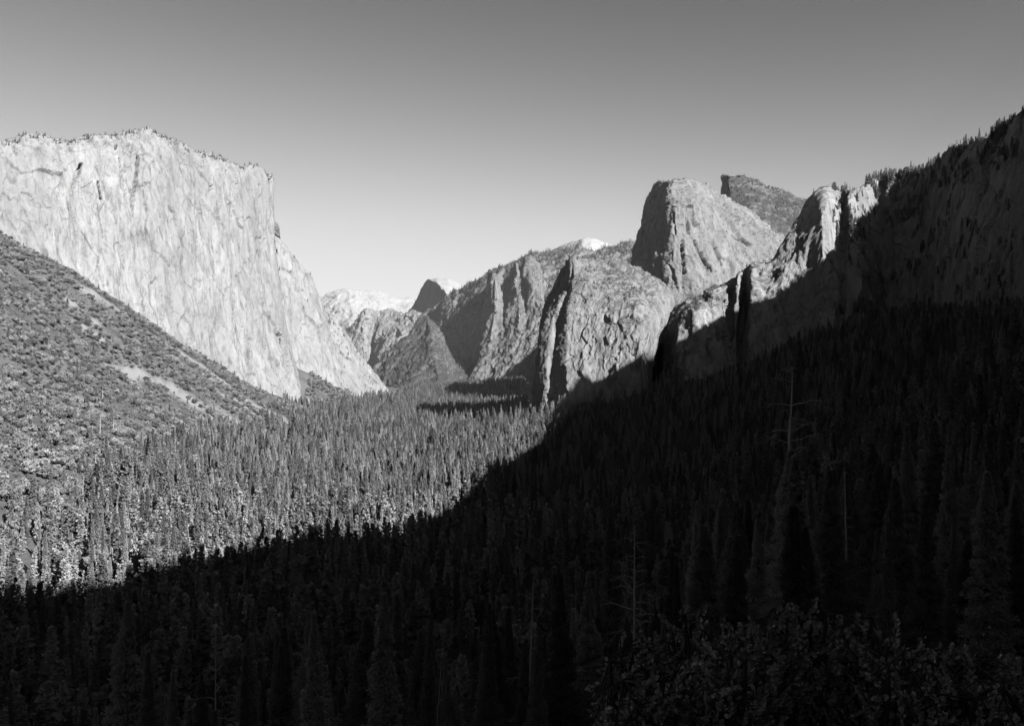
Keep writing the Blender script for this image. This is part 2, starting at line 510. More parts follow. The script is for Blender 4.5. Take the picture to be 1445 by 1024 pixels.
EL = loft("granite_cliff", [
 [(-220,235,2650),(-220,260,2580),(-225,330,2520),(-230,400,2450),(-235,480,2400)],
 [(-80,212,2850),(-80,236,2780),(-85,300,2710),(-88,380,2650),(-90,470,2600)],
 [(20,200,3020),(20,222,2950),(20,290,2880),(22,375,2820),(24,470,2760)],
 [(94,193,3160),(94,216,3090),(96,290,3010),(100,380,2960),(104,470,2900)],
 [(112,190,3200),(112,214,3120),(112,290,3070),(118,380,3000),(124,475,2930)],
 [(160,188,3310),(160,210,3210),(160,290,3120),(165,390,3060),(172,480,3000)],
 [(190,183,3380),(190,208,3280),(191,300,3200),(196,400,3130),(206,490,3060)],
 [(212,183,3430),(208,212,3320),(208,300,3220),(214,405,3150),(226,500,3080)],
 [(245,191,3500),(242,218,3400),(243,310,3310),(252,420,3240),(268,520,3170)],
 [(270,205,3560),(268,228,3470),(270,320,3380),(280,435,3300),(298,545,3220)],
 [(300,217,3640),(298,238,3560),(301,330,3480),(312,450,3400),(332,565,3310)],
 [(340,232,3750),(338,249,3700),(342,345,3620),(355,465,3530),(378,585,3420)],
 [(362,238,3820),(362,254,3780),(366,348,3720),(380,478,3630),(406,592,3520)],
 [(378,247,3900),(380,258,3870),(386,350,3810),(402,480,3720),(432,596,3600)],
 [(378,249,4060),(380,262,4040),(386,354,4010),(402,484,3960),(432,598,3900)],
 [(368,262,4200),(370,275,4200),(376,364,4200),(392,494,4200),(422,605,4200)],
 ], M_elcap, 700, 380, amp=0.95, base=1.0, stretch=11, fissures=[
 ([(194,222),(193,250),(188,292),(186,335)],2.2,38), ([(115,232),(110,248),(106,264)],3.2,45), ([(163,204),(162,212)],2.5,25), ([(168,224),(172,250)],1.8,25),
 ([(138,255),(141,280)],1.6,22), ([(250,180),(258,218)],2.0,20), ([(281,240),(283,300),(281,350),(280,410)],1.5,18), ([(324,288),(327,340)],1.5,18),
 ([(252,350),(256,390)],1.4,16), ([(338,388),(350,425),(352,450)],1.5,18), ([(300,390),(301,440)],1.3,15), ([(186,330),(190,372)],1.4,18),
 ([(340,500),(346,530)],1.5,16), ([(385,518),(395,545)],1.6,18), ([(300,262),(296,276)],1.8,20), ([(320,240),(321,262)],1.6,18), ([(362,262),(364,330),(372,410)],1.2,14)], back=(900, 160), label="huge pale sunlit granite cliff rising at the left", lump=0.35, cracks=1.0)

EE = loft("granite_cliff", [
 [(372,322,4300),(374,340,4270),(380,410,4220),(392,480,4180),(410,560,4120)],
 [(389,336,4290),(390,350,4260),(396,415,4200),(408,480,4150),(425,562,4100)],
 [(404,352,4330),(405,366,4290),(410,420,4230),(420,480,4180),(440,566,4120)],
 [(424,378,4380),(425,388,4340),(429,430,4280),(438,480,4220),(458,572,4150)],
 [(442,395,4430),(443,404,4390),(448,440,4330),(456,486,4260),(474,580,4180)],
 [(453,420,4490),(455,430,4460),(460,460,4400),(470,500,4330),(490,588,4200)],
 [(466,452,4560),(468,460,4530),(474,480,4470),(484,512,4400),(505,592,4250)],
 [(488,470,4650),(490,478,4610),(494,495,4540),(503,525,4450),(520,594,4300)],
 [(503,492,4720),(505,500,4680),(509,513,4600),(517,538,4500),(533,597,4330)],
 [(528,528,4800),(529,533,4760),(532,543,4690),(538,560,4570),(548,600,4400)],
 [(556,566,4880),(557,570,4850),(559,575,4780),(562,585,4680),(566,604,4480)],
 [(575,590,5000),(576,592,4980),(577,595,4960),(578,600,4900),(580,610,4800)],
], M_elcap, 260, 220, amp=0.75, base=0.8, stretch=4, back=(700, 220), seed=3, label="pale granite shoulder stepping down behind the prow of the big cliff", lump=0.6)

def _scaled(cols, k):
    return [[(a, b, d * k) for a, b, d in c] for c in cols]
LC = loft("granite_peak", _scaled([
 [(806,368,3700),(800,400,3700),(790,440,3700),(780,500,3700),(770,600,3700)],
 [(805,366,3350),(790,400,3350),(770,440,3340),(758,505,3330),(750,600,3330)],
 [(805,366,3140),(797,405,3125),(772,445,3070),(763,510,3010),(754,600,2980)],
 [(807,365,3130),(801,405,3085),(781,448,3030),(773,512,2975),(765,600,2930)],
 [(810,364,3130),(805,405,3085),(790,450,3050),(782,515,2995),(776,600,2930)],
 [(813,364,3140),(809,405,3050),(803,450,2990),(798,520,2930),(790,600,2880)],
 [(830,362,3200),(830,400,3060),(826,448,2980),(822,515,2920),(818,600,2860)],
 [(850,361,3260),(850,400,3090),(848,452,2960),(846,515,2900),(846,600,2840)],
 [(872,362,3300),(874,400,3110),(874,452,2940),(872,515,2880),(872,600,2820)],
 [(895,370,3330),(900,405,3120),(900,455,2930),(898,510,2870),(898,600,2810)],
 [(920,386,3360),(925,412,3180),(914,460,2960),(908,515,2880),(908,600,2820)],
 [(940,402,3400),(943,420,3250),(928,462,3060),(914,520,3000),(916,600,2960)],
 [(962,420,3500),(955,432,3350),(936,466,3180),(922,522,3120),(926,600,3080)],
], 0.87), M_cath, 460, 340, amp=0.9, base=0.8, stretch=4.0, back=(600, 420), seed=5, label="brush-covered granite peak with a pointed left spire, mid valley", lump=0.5, cracks=0.5)

MC = loft("granite_dome", [[(a + 5, b - 4, d) for a, b, d in c] for c in [
 [(930,262,4900),(925,290,4900),(915,320,4900),(905,350,4900),(890,420,4900)],
 [(921,268,4500),(908,302,4480),(897,340,4450),(886,368,4420),(872,430,4400)],
 [(922,266,4260),(910,303,4200),(900,342,4150),(890,370,4110),(878,430,4060)],
 [(934,256,4090),(934,292,4010),(936,335,3960),(936,385,3890),(932,450,3840)],
 [(946,252,4080),(948,290,3980),(948,335,3920),(945,390,3870),(942,450,3830)],
 [(972,257,4160),(975,290,4030),(977,335,3950),(975,390,3880),(975,450,3840)],
 [(1000,268,4320),(1005,298,4150),(1005,340,4040),(1000,385,3930),(1000,450,3880)],
 [(1030,288,4480),(1040,310,4320),(1042,340,4160),(1035,380,4030),(1035,450,3940)],
 [(1070,318,4640),(1080,332,4500),(1085,350,4340),(1075,380,4180),(1070,450,4040)],
 [(1120,348,4850),(1125,356,4720),(1125,366,4560),(1120,385,4380),(1110,450,4200)],
 [(1180,366,5050),(1180,374,4950),(1180,382,4800),(1175,400,4600),(1170,450,4400)],
]], M_slab, 420, 280, fissures=[([(984,338),(990,362),(1001,384)],2.0,45), ([(963,345),(966,385)],2.0,40), ([(1010,350),(1022,380)],1.6,30), ([(972,300),(975,325)],1.5,25), ([(1035,330),(1060,345)],1.4,20), ([(950,300),(954,330)],1.6,25)], amp=0.95, base=0.95, stretch=3.2, back=(700, 420), seed=8, label="tall sunlit granite dome with a dark left face", lump=0.8)

HC = loft("granite_peak", [
 [(1022,250,6200),(1022,262,6200),(1022,275,6200),(1022,300,6200),(1015,360,6200)],
 [(1021,247,5500),(1021,258,5460),(1021,272,5420),(1020,300,5360),(1015,360,5200)],
 [(1026,246,5380),(1027,258,5330),(1030,275,5260),(1035,305,5150),(1035,360,5000)],
 [(1045,249,5380),(1047,262,5320),(1055,280,5220),(1062,310,5080),(1065,360,4960)],
 [(1066,256,5430),(1068,268,5360),(1076,285,5240),(1085,315,5090),(1090,360,4960)],
 [(1088,264,5500),(1092,275,5420),(1100,290,5300),(1108,320,5130),(1112,360,4980)],
 [(1112,273,5600),(1116,283,5500),(1122,296,5380),(1130,325,5200),(1135,360,5040)],
 [(1140,281,5700),(1144,290,5600),(1150,304,5480),(1155,330,5300),(1160,370,5100)],
 [(1220,300,5900),(1220,310,5800),(1220,325,5650),(1220,345,5500),(1220,380,5300)],
], M_brush, 240, 150, amp=0.8, base=0.9, stretch=1.8, back=(600, 450), seed=12, label="rocky knob and brushy dark slope behind the dome", lump=1.0)

def _near(cols):
    """the left end of the wall stands a little nearer, square to the sun"""
    cols = [[(a, b, d * np.interp(c[0][0], [1216, 1244, 1290, 1347, 1445, 1620], [1.03, 1.18, 1.29, 1.36, 1.32, 1.32])) for a, b, d in c] for c in cols]
    return [[(a, b, d - (220 * (1160 - c[0][0]) / 215 if 944 < c[0][0] < 1160 else 0)) for a, b, d in c] for c in cols]
RW = loft("granite_wall", _near([
 [(925,455,3500),(922,470,3450),(925,500,3400),(930,540,3350),(930,610,3300)],
 [(936,452,3200),(934,468,3120),(932,500,3080),(932,545,3050),(932,610,3000)],
 [(945,442,3000),(943,462,2900),(940,500,2860),(938,545,2830),(938,610,2780)],
 [(962,428,2900),(960,450,2790),(958,490,2740),(956,545,2700),(956,610,2640)],
 [(985,416,2820),(984,438,2730),(982,480,2690),(980,540,2640),(978,610,2560)],
 [(1003,409,2790),(1003,430,2710),(1002,480,2670),(1000,535,2610),(998,610,2500)],
 [(1026,403,2790),(1025,425,2700),(1023,475,2640),(1022,530,2570),(1020,610,2460)],
 [(1034,398,2800),(1033,425,2725),(1031,475,2670),(1031,530,2580),(1028,610,2460)],
 [(1040,392,2740),(1040,420,2680),(1038,475,2640),(1038,530,2580),(1036,610,2450)],
 [(1050,378,2780),(1050,410,2760),(1046,470,2700),(1045,530,2600),(1043,610,2440)],
 [(1062,374,2720),(1060,405,2650),(1058,465,2590),(1058,525,2530),(1056,610,2420)],
 [(1090,366,2690),(1086,402,2610),(1082,460,2550),(1082,520,2490),(1082,600,2380)],
 [(1108,340,2690),(1104,390,2590),(1102,450,2530),(1102,510,2470),(1102,590,2350)],
 [(1128,302,2710),(1124,360,2600),(1122,440,2520),(1122,500,2440),(1122,580,2330)],
 [(1142,275,2720),(1142,330,2590),(1142,420,2510),(1142,490,2430),(1142,570,2310)],
 [(1160,265,2680),(1160,300,2560),(1162,390,2480),(1164,480,2410),(1164,560,2290)],
 [(1178,265,2690),(1180,300,2590),(1182,380,2500),(1182,470,2400),(1182,550,2270)],
 [(1188,267,2690),(1188,300,2615),(1190,380,2500),(1192,460,2420),(1192,545,2250)],
 [(1196,265,2640),(1198,300,2560),(1200,370,2470),(1202,450,2370),(1204,540,2230)],
 [(1214,263,2640),(1216,300,2580),(1216,360,2470),(1218,440,2340),(1220,530,2190)],
 [(1226,258,2560),(1224,300,2500),(1226,360,2400),(1230,430,2290),(1234,520,2140)],
 [(1244,251,2400),(1240,290,2340),(1245,350,2250),(1248,430,2180),(1252,515,2060)],
 [(1268,243,2240),(1266,285,2180),(1270,350,2100),(1273,430,2040),(1276,515,1960)],
 [(1290,243,2110),(1290,285,2050),(1292,350,1980),(1294,430,1930),(1296,515,1860)],
 [(1312,240,1990),(1308,285,1960),(1310,350,1900),(1310,430,1850),(1310,515,1790)],
 [(1332,221,1890),(1318,270,1850),(1316,350,1780),(1314,440,1740),(1314,520,1700)],
 [(1347,207,1810),(1336,260,1770),(1332,340,1700),(1330,430,1660),(1328,520,1620)],
 [(1372,203,1745),(1352,255,1700),(1348,335,1650),(1345,430,1610),(1343,525,1570)],
 [(1402,190,1670),(1387,240,1620),(1365,330,1590),(1360,430,1550),(1358,530,1510)],
 [(1445,150,1560),(1430,250,1500),(1425,330,1470),(1420,430,1430),(1415,540,1390)],
 [(1520,40,1420),(1510,180,1380),(1500,330,1330),(1490,430,1300),(1485,560,1260)],
 [(1620,-60,1250),(1610,150,1230),(1600,330,1190),(1590,430,1160),(1580,560,1130)],
]), M_wall, 640, 330, amp=0.8, base=0.75, stretch=5, back=(700, 150), seed=17, label="long granite rim wall, sunlit at its left end and in deep shade at the right", lump=0.7, cracks=0.5)

SR = loft("forested_ridge", [
 [(560,505,9800),(560,512,9700),(560,520,9500),(560,535,9300),(560,570,9000)],
 [(590,455,9700),(592,468,9500),(596,490,9200),(600,520,8800),(600,570,8300)],
 [(615,432,9700),(618,448,9450),(620,480,9000),(622,520,8600),(622,570,8000)],
 [(640,416,9500),(642,436,9200),(645,450,8900),(648,510,8700),(650,570,7900)],
 [(662,400,9300),(662,425,9000),(664,440,8800),(668,510,8650),(670,570,7800)],
 [(690,384,9200),(690,412,8800),(690,440,8650),(692,510,8550),(692,570,7700)],
 [(715,371,9100),(715,400,8700),(716,440,8500),(718,510,8350),(718,570,7600)],
 [(745,360,9000),(745,384,8600),(748,430,8300),(750,500,8050),(750,570,7500)],
 [(770,354,9000),(770,378,8600),(772,420,8200),(775,490,7900),(775,570,7400)],
 [(800,352,9000),(800,374,8600),(802,420,8200),(805,490,7900),(805,570,7400)],
 [(850,350,9000),(850,374,8600),(850,420,8200),(850,490,7900),(850,570,7400)],
 [(890,344,9000),(890,370,8600),(890,420,8200),(890,490,7900),(890,570,7400)],
 [(960,330,9000),(960,360,8600),(960,420,8200),(960,490,7900),(960,570,7400)],
], M_far, 340, 200, amp=1.0, base=1.6, stretch=2.2, back=(1500, 500), seed=21, label="long forested ridge sloping up to the right behind the valley", lump=0.8)

PI_ = loft("granite_buttress", [
 [(700,392,8700),(694,420,8650),(688,450,8600),(680,490,8500),(670,560,8300)],
 [(690,386,8350),(686,420,8250),(680,460,8150),(672,500,8050),(655,565,7800)],
 [(693,382,8100),(690,420,7950),(685,460,7850),(672,505,7700),(658,560,7400)],
 [(700,384,8080),(700,420,7900),(696,460,7750),(685,505,7600),(672,560,7350)],
 [(710,396,8200),(711,425,8050),(710,460,7850),(702,500,7600),(690,560,7350)],
 [(718,388,8150),(720,420,7950),(720,455,7780),(714,495,7550),(705,560,7300)],
 [(728,371,8080),(731,410,7880),(732,450,7700),(728,490,7500),(722,560,7250)],
 [(737,378,8150),(740,412,7960),(742,450,7750),(740,490,7500),(738,560,7250)],
 [(746,367,8060),(750,405,7880),(755,445,7700),(756,490,7450),(756,560,7200)],
 [(758,374,8080),(761,405,7900),(766,440,7720),(772,485,7450),(776,560,7150)],
 [(765,392,8300),(768,415,8150),(774,440,8000),(790,485,7650),(800,560,7250)],
 [(775,410,8600),(780,425,8450),(790,445,8300),(810,490,8000),(820,560,7600)],
], M_far, 300, 230, amp=1.25, base=1.25, stretch=4, back=(600, 500), seed=25, label="row of sunlit granite pillars below the forested ridge", lump=0.6, cracks=0.6)

SH = loft("granite_hill", [
 [(505,545,7800),(506,552,7780),(508,560,7750),(510,570,7700),(512,580,7650)],
 [(525,520,7700),(526,530,7650),(528,545,7550),(530,556,7450),(532,575,7300)],
 [(550,497,7750),(552,510,7650),(555,530,7450),(556,548,7250),(558,575,7050)],
 [(572,476,7800),(576,492,7650),(580,515,7400),(584,540,7150),(588,575,6900)],
 [(588,458,7850),(594,480,7650),(600,505,7420),(606,535,7150),(612,575,6800)],
 [(602,446,7850),(608,470,7600),(612,495,7400),(618,525,7200),(625,575,6800)],
 [(612,456,7880),(619,475,7700),(625,497,7500),(632,525,7250),(640,575,6850)],
 [(620,470,7950),(628,484,7850),(634,503,7700),(645,530,7400),(655,575,6950)],
 [(626,488,8150),(634,498,8050),(642,515,7900),(665,535,7500),(680,575,7000)],
 [(634,505,8400),(642,512,8300),(660,525,8000),(700,540,7500),(720,575,7050)],
], M_brush, 200, 150, amp=0.9, base=1.1, stretch=2.5, back=(700, 350), seed=29, label="low brushy granite hill in the middle of the far valley", lump=1.0)

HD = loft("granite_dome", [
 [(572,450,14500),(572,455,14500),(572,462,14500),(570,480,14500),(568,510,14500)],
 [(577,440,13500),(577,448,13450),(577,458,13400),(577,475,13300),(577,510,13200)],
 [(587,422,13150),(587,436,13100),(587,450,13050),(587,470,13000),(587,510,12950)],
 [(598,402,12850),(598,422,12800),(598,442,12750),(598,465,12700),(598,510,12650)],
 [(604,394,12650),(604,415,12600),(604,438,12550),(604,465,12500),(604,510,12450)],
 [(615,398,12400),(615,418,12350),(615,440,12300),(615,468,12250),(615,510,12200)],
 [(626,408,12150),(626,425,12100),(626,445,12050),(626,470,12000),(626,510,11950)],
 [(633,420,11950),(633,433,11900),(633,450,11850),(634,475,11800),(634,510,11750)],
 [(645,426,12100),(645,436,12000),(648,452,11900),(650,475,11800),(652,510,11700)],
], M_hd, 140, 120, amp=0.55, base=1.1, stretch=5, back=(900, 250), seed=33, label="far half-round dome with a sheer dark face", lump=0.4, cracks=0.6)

HDs = loft("snowy_dome", [
 [(585,428,14600),(585,435,14500),(585,450,14300),(585,470,14100),(585,510,14000)],
 [(600,397,14400),(601,410,14000),(602,425,13800),(603,450,13600),(604,510,13500)],
 [(616,392,14300),(617,402,13900),(618,420,13700),(618,450,13500),(618,510,13400)],
 [(632,393,14300),(634,404,13900),(635,420,13700),(635,450,13500),(636,510,13400)],
 [(648,400,14400),(652,412,14000),(655,425,13800),(656,450,13500),(658,510,13400)],
 [(662,414,14500),(668,425,14100),(672,440,13900),(676,460,13600),(680,510,13500)],
 [(690,432,14600),(695,440,14300),(700,450,14200),(700,470,14000),(700,510,13800)],
], M_snow, 110, 80, amp=0.4, base=1.0, stretch=1.5, back=(900, 500), seed=35, label="rounded snow-covered back of the half-round dome", lump=0.5, cracks=0.2)

CR = loft("snowy_ridge", [
 [(380,440,19500),(380,450,19000),(380,470,18500),(380,490,18000),(380,530,17500)],
 [(430,425,19300),(430,440,18700),(430,460,18200),(430,485,17700),(430,530,17200)],
 [(458,415,19100),(460,432,18500),(462,455,18000),(464,480,17500),(464,530,17000)],
 [(475,409,19000),(478,428,18300),(482,452,17800),(486,480,17300),(490,530,16800)],
 [(490,406,19000),(494,424,18300),(500,448,17700),(506,475,17200),(510,530,16700)],
 [(510,410,19100),(514,428,18400),(520,450,17800),(526,475,17200),(530,530,16700)],
 [(535,411,19300),(538,428,18600),(545,450,18000),(550,475,17400),(555,530,16800)],
 [(545,416,19400),(550,432,18700),(557,452,18000),(562,475,17400),(567,530,16800)],
 [(565,421,19500),(568,436,18800),(572,455,18100),(576,478,17500),(580,530,16900)],
 [(582,420,19600),(584,436,18900),(588,455,18200),(592,478,17600),(596,530,17000)],
 [(640,432,19800),(640,445,19200),(640,460,18500),(640,478,18000),(640,530,17500)],
], M_snow, 260, 150, amp=0.6, base=2.4, stretch=1.5, back=(2500, 800), seed=39, label="distant snow-covered crest at the head of the valley", lump=1.0, cracks=0.8)

ND = loft("granite_slope", [
 [(470,455,12800),(471,465,12600),(472,480,12400),(474,500,12200),(476,540,12000)],
 [(484,463,12500),(486,470,12300),(488,482,12100),(490,500,11900),(492,540,11700)],
 [(500,455,12300),(501,464,12150),(503,480,12000),(505,500,11800),(507,540,11600)],
 [(512,437,12300),(513,450,12150),(514,470,12000),(515,495,11800),(516,540,11600)],
 [(522,436,12300),(522,450,12250),(520,470,12200),(519,495,12100),(518,545,12000)],
 [(535,440,12500),(530,455,12450),(526,475,12400),(524,500,12300),(522,545,12200)],
 [(552,437,12500),(548,455,12300),(540,475,12100),(534,500,11900),(530,550,11700)],
 [(570,444,12300),(566,460,12050),(560,480,11800),(553,505,11500),(545,550,11200)],
 [(585,440,12200),(584,458,11900),(580,480,11600),(575,510,11200),(570,550,10900)],
 [(600,450,12000),(600,465,11800),(600,485,11500),(600,515,11100),(600,555,10800)],
], M_pale, 220, 160, amp=0.9, base=1.7, stretch=2.5, back=(1500, 400), seed=43, label="far granite domes and slopes below the snowy crest", lump=0.9)

SP = loft("snowy_peak", [
 [(740,362,17500),(742,368,17300),(744,380,17000),(745,400,16500),(746,430,16000)],
 [(780,352,17000),(782,358,16800),(784,372,16500),(785,395,16000),(786,430,15500)],
 [(805,343,16700),(806,350,16500),(808,364,16200),(808,390,15700),(808,430,15200)],
 [(820,337,16500),(822,346,16200),(824,362,15900),(825,390,15500),(826,430,15000)],
 [(832,335,16500),(835,344,16200),(838,360,15900),(840,390,15500),(840,430,15000)],
 [(845,339,16700),(848,348,16400),(852,363,16000),(852,390,15500),(852,430,15000)],
 [(860,345,16900),(864,352,16600),(868,366,16200),(870,392,15700),(870,430,15200)],
 [(885,355,17200),(888,360,17000),(890,374,16600),(892,400,16000),(892,430,15500)],
 [(930,372,17500),(930,378,17300),(930,390,17000),(930,410,16500),(930,430,16000)],
], M_snow, 160, 90, amp=0.8, base=1.5, stretch=1.3, back=(1500, 700), seed=47, label="small distant snow peak above the forested ridge", lump=0.9)

# ------------------------------------------------------------------ the rim continuing round to the right of and behind the viewer; it shades the valley
EDGE3 = [(760, 580, 2640), (800, 556, 2540), (850, 530, 2500), (905, 500, 2500), (945, 468, 2450)]
EDGE = [(755,630),(705,652),(662,668),(646,700),(634,716),(590,732),(540,738),(480,744),(446,748),(380,758),(327,769),(260,783),(202,796),(105,812),(20,828),(-60,842)]
def rim():
    pts = []
    edge = [P(*e) for e in EDGE3] + [pix_ground(px, py, 350, lift=27.0) + np.array([0, 0, 27.0]) for px, py in EDGE]
    for p in edge:
        # where the sun's ray through this place crosses the line of the rim
        y = p[1]; 
        a = np.array([1100.0, 1600.0]); b = np.array([480.0, -300.0])
        d = b - a
        A = np.array([[SD[0], -d[0]], [SD[1], -d[1]]])
        t, s = np.linalg.solve(A, a - p[:2])
        q = p + SD * t
        pts.append(q)
    return np.array(pts)
RIM = rim()
print("RIM", RIM.round(0).tolist())
RIM_PTS = RIM
def build_rim():
    pts = RIM_PTS[RIM_PTS[:, 1] < 1900]
    o_ = np.argsort(-pts[:, 1]); pts = pts[o_]
    last = pts[-1]
    pts = np.vstack([pts, last + np.array([-60, -300, 60]), last + np.array([-200, -900, 120]), last + np.array([-300, -1800, 100])])
    # cross profile: offsets away from the viewer (to the right) and drop
    out = np.array([0.97, -0.24])
    prof = [(-70, -1.2), (-60, -0.8), (-35, -0.30), (-10, -0.06), (0, 0), (60, -0.05), (400, -0.25), (1200, -0.5), (2500, -0.8)]
    s = np.linspace(0, len(pts) - 1, 420)
    i = np.clip(s.astype(int), 0, len(pts) - 2); f = (s - i)[:, None]
    line = pts[i] * (1 - f) + pts[i + 1] * f
    ps = np.linspace(0, len(prof) - 1, 90); pr = np.array(prof, float)
    po = np.interp(ps, np.arange(len(prof)), pr[:, 0]); pz = np.interp(ps, np.arange(len(prof)), pr[:, 1])
    V = np.zeros((len(line), len(ps), 3))
    base = 120.0
    for k in range(len(ps)):
        V[:, k, 0] = line[:, 0] + out[0] * po[k]
        V[:, k, 1] = line[:, 1] + out[1] * po[k]
        V[:, k, 2] = line[:, 2] + (line[:, 2] - base) * pz[k]
    p = V.reshape(-1, 3)
    d = fbm(p / 120.0, 5) * 14
    p = p + np.stack([-d, 0 * d, fbm(p / 60.0 + 7, 4) * 5], 1)
    me = mesh_np("hills", p, grid_faces(len(line), len(ps)), M_brush)
    tag(link(bpy.data.objects.new("hills", me)), label="steep rim rising beyond the right edge of the view", kind='structure')
    return p.reshape(len(line), len(ps), 3)
build_rim()


# ------------------------------------------------------------------ trees
def norm(v):
    return v / (np.linalg.norm(v, axis=-1, keepdims=True) + 1e-9)

def conifer_crown(r, H, R, nb, nt_, size, base=0.12, wd=0.36, power=0.85):
    """Branches set round the trunk, every branch carrying small sprays of needles (triangles)."""
    t = np.sort(r.uniform(0, 1, nb)) ** 0.85
    nl = max(12, nb // 7)
    t = np.clip(np.round(t * nl) / nl + r.normal(0, 0.25 / nl, nb), 0, 0.995)
    az = r.uniform(0, 2 * np.pi, nb)
    prof = (1 - t) ** power * (0.72 + 0.28 * np.sin(np.pi * np.clip(t * 1.6 + 0.25, 0, 1)))
    lobe = 1 + 0.22 * np.sin(az * 2 + r.uniform(0, 6) + t * r.uniform(4, 9)) + 0.15 * np.sin(t * r.uniform(18, 30) + az)
    L = R * prof * lobe * r.uniform(0.55, 1.15, nb) + 0.12
    zb = H * (base + (1 - base) * t)
    k = np.repeat(np.arange(nb), nt_)
    f = r.uniform(0.12, 1.0, len(k)) ** 0.75
    d = np.stack([np.cos(az), np.sin(az)], 1)[k]
    rad = L[k] * f
    droop = -0.32 * rad + 0.10 * rad * f * (1 + t[k])
    side = r.normal(0, 1, len(k)) * 0.16 * L[k] * (0.4 + f)
    c = np.stack([d[:, 0] * rad - d[:, 1] * side, d[:, 1] * rad + d[:, 0] * side, zb[k] + droop + r.normal(0, 0.25, len(k))], 1)
    s = size * r.uniform(0.6, 1.3, len(k))[:, None]
    out = norm(np.stack([d[:, 0], d[:, 1], r.normal(-0.1, 0.35, len(k))], 1) + r.normal(0, 0.35, (len(k), 3)))
    sd = norm(np.cross(out, norm(np.array([0, 0, 1.0]) + r.normal(0, 0.5, (len(k), 3)))))
    a = c - out * s * 0.5; b1 = c + out * s * 0.6 + sd * s * wd; b2 = c + out * s * 0.6 - sd * s * wd
    # leader
    m = 10
    zt = np.linspace(0.9, 1.0, m) * H; an = r.uniform(0, 6.28, m); w = 0.25 + (H - zt) * 0.09
    ta = np.stack([np.cos(an) * w, np.sin(an) * w, zt - 0.9], 1); tb = np.stack([-np.cos(an) * w, -np.sin(an) * w, zt - 0.9], 1)
    tc = np.stack([0 * zt, 0 * zt, zt + 0.5], 1)
    V = np.concatenate([np.stack([a, b1, b2], 1), np.stack([ta, tb, tc], 1)], 0)
    return V.reshape(-1, 3), np.arange(len(V) * 3).reshape(-1, 3)

def oak_crown(r, H, R, blobs, leaves, size):
    c = []
    for i in range(blobs):
        th = r.uniform(0, 6.28); u = r.uniform(0, 1) ** 0.6; ph = r.uniform(0.0, 1.0)
        rr = R * 0.72 * u
        z = H * (0.38 + 0.52 * ph * (1 - 0.45 * u))
        c.append((math.cos(th) * rr, math.sin(th) * rr, z, R * r.uniform(0.22, 0.42)))
    c = np.array(c)
    k = r.integers(0, blobs, leaves)
    n = norm(r.normal(0, 1, (leaves, 3)) + np.array([0, 0, 0.35]))
    p = c[k, :3] + n * (c[k, 3:] * r.uniform(0.7, 1.08, (leaves, 1))) * np.array([1, 1, 0.8])
    s = size * r.uniform(0.6, 1.3, (leaves, 1))
    n2 = norm(n + r.normal(0, 0.55, (leaves, 3)))
    u = norm(np.cross(n2, r.normal(0, 1, (leaves, 3)))); v = np.cross(n2, u)
    V = np.stack([p + u * s, p - u * s * 0.5 + v * s * 0.8, p - u * s * 0.5 - v * s * 0.8], 1)
    return V.reshape(-1, 3), np.arange(leaves * 3).reshape(-1, 3)

def tube(pts, rad, sides=7):
    pts = np.array(pts, float); rad = np.array(rad, float)
    V = []; n = len(pts)
    for i in range(n):
        d = pts[min(i + 1, n - 1)] - pts[max(i - 1, 0)]; d /= np.linalg.norm(d) + 1e-9
        a = np.cross(d, [0.3, 0.9, 0.1] if abs(d[2]) > 0.8 else [0, 0, 1.0]); a /= np.linalg.norm(a) + 1e-9; b = np.cross(d, a)
        an = np.linspace(0, 2 * np.pi, sides, endpoint=False)
        V.append(pts[i] + rad[i] * (np.cos(an)[:, None] * a + np.sin(an)[:, None] * b))
    V = np.concatenate(V)
    Fc = []
    for i in range(n - 1):
        for j in range(sides):
            Fc.append((i * sides + j, i * sides + (j + 1) % sides, (i + 1) * sides + (j + 1) % sides, (i + 1) * sides + j))
    return V, np.array(Fc)

def join(parts):
    V = []; Fc = []; o = 0
    for v, f in parts:
        V.append(v); Fc.append(f + o); o += len(v)
    return np.concatenate(V), np.concatenate(Fc)

def trunk_mesh(name, r, H, r0, mat):
    zz = np.linspace(-1.5, 1, 9); zz[1:] = np.linspace(0.02, 1, 8) * H
    x = np.cumsum(r.normal(0, 0.05, 9)); y = np.cumsum(r.normal(0, 0.05, 9)); x -= x[0]; y -= y[0]
    rad = r0 * np.linspace(1.15, 0.08, 9) ** 0.9
    v, f = tube(np.stack([x, y, zz], 1), rad)
    return mesh_np(name, v, f, mat, True)

class Kind: pass
def make_kind(thing, seed, H, crown, r0):
    k = Kind(); r = np.random.default_rng(seed)
    k.thing = thing; k.H = H
    k.crown = mesh_np("crown", *crown(r), M_pine if thing != 'oak_tree' else M_oak)
    k.trunk = trunk_mesh("trunk", r, H * (0.97 if thing != 'oak_tree' else 0.6), r0, M_bark)
    return k

NEARK = [make_kind('pine_tree', 100 + i, 40, lambda r, i=i: conifer_crown(r, 40, (6.4, 5.2, 7.0)[i], 460, 110, 0.5, wd=0.17, base=(0.10, 0.16, 0.2)[i], power=(0.95, 1.1, 0.85)[i]), 0.55) for i in range(3)]
MIDK = [make_kind('pine_tree', 200 + i, 36, lambda r, i=i: conifer_crown(r, 36, (7.0, 5.6, 7.8, 6.2, 5.0)[i], 260, 22, 1.0, base=(0.08, 0.14, 0.2, 0.05, 0.1)[i], power=(0.9, 1.1, 0.75, 1.0, 1.1)[i]), 0.5) for i in range(5)]
FARK = [make_kind('pine_tree', 300 + i, 34, lambda r, i=i: conifer_crown(r, 34, (7.0, 5.6, 7.6, 6.2)[i], 110, 9, 1.9, base=(0.06, 0.1, 0.14, 0.05)[i], power=(0.75, 0.95, 0.65, 0.85)[i]), 0.5) for i in range(4)]
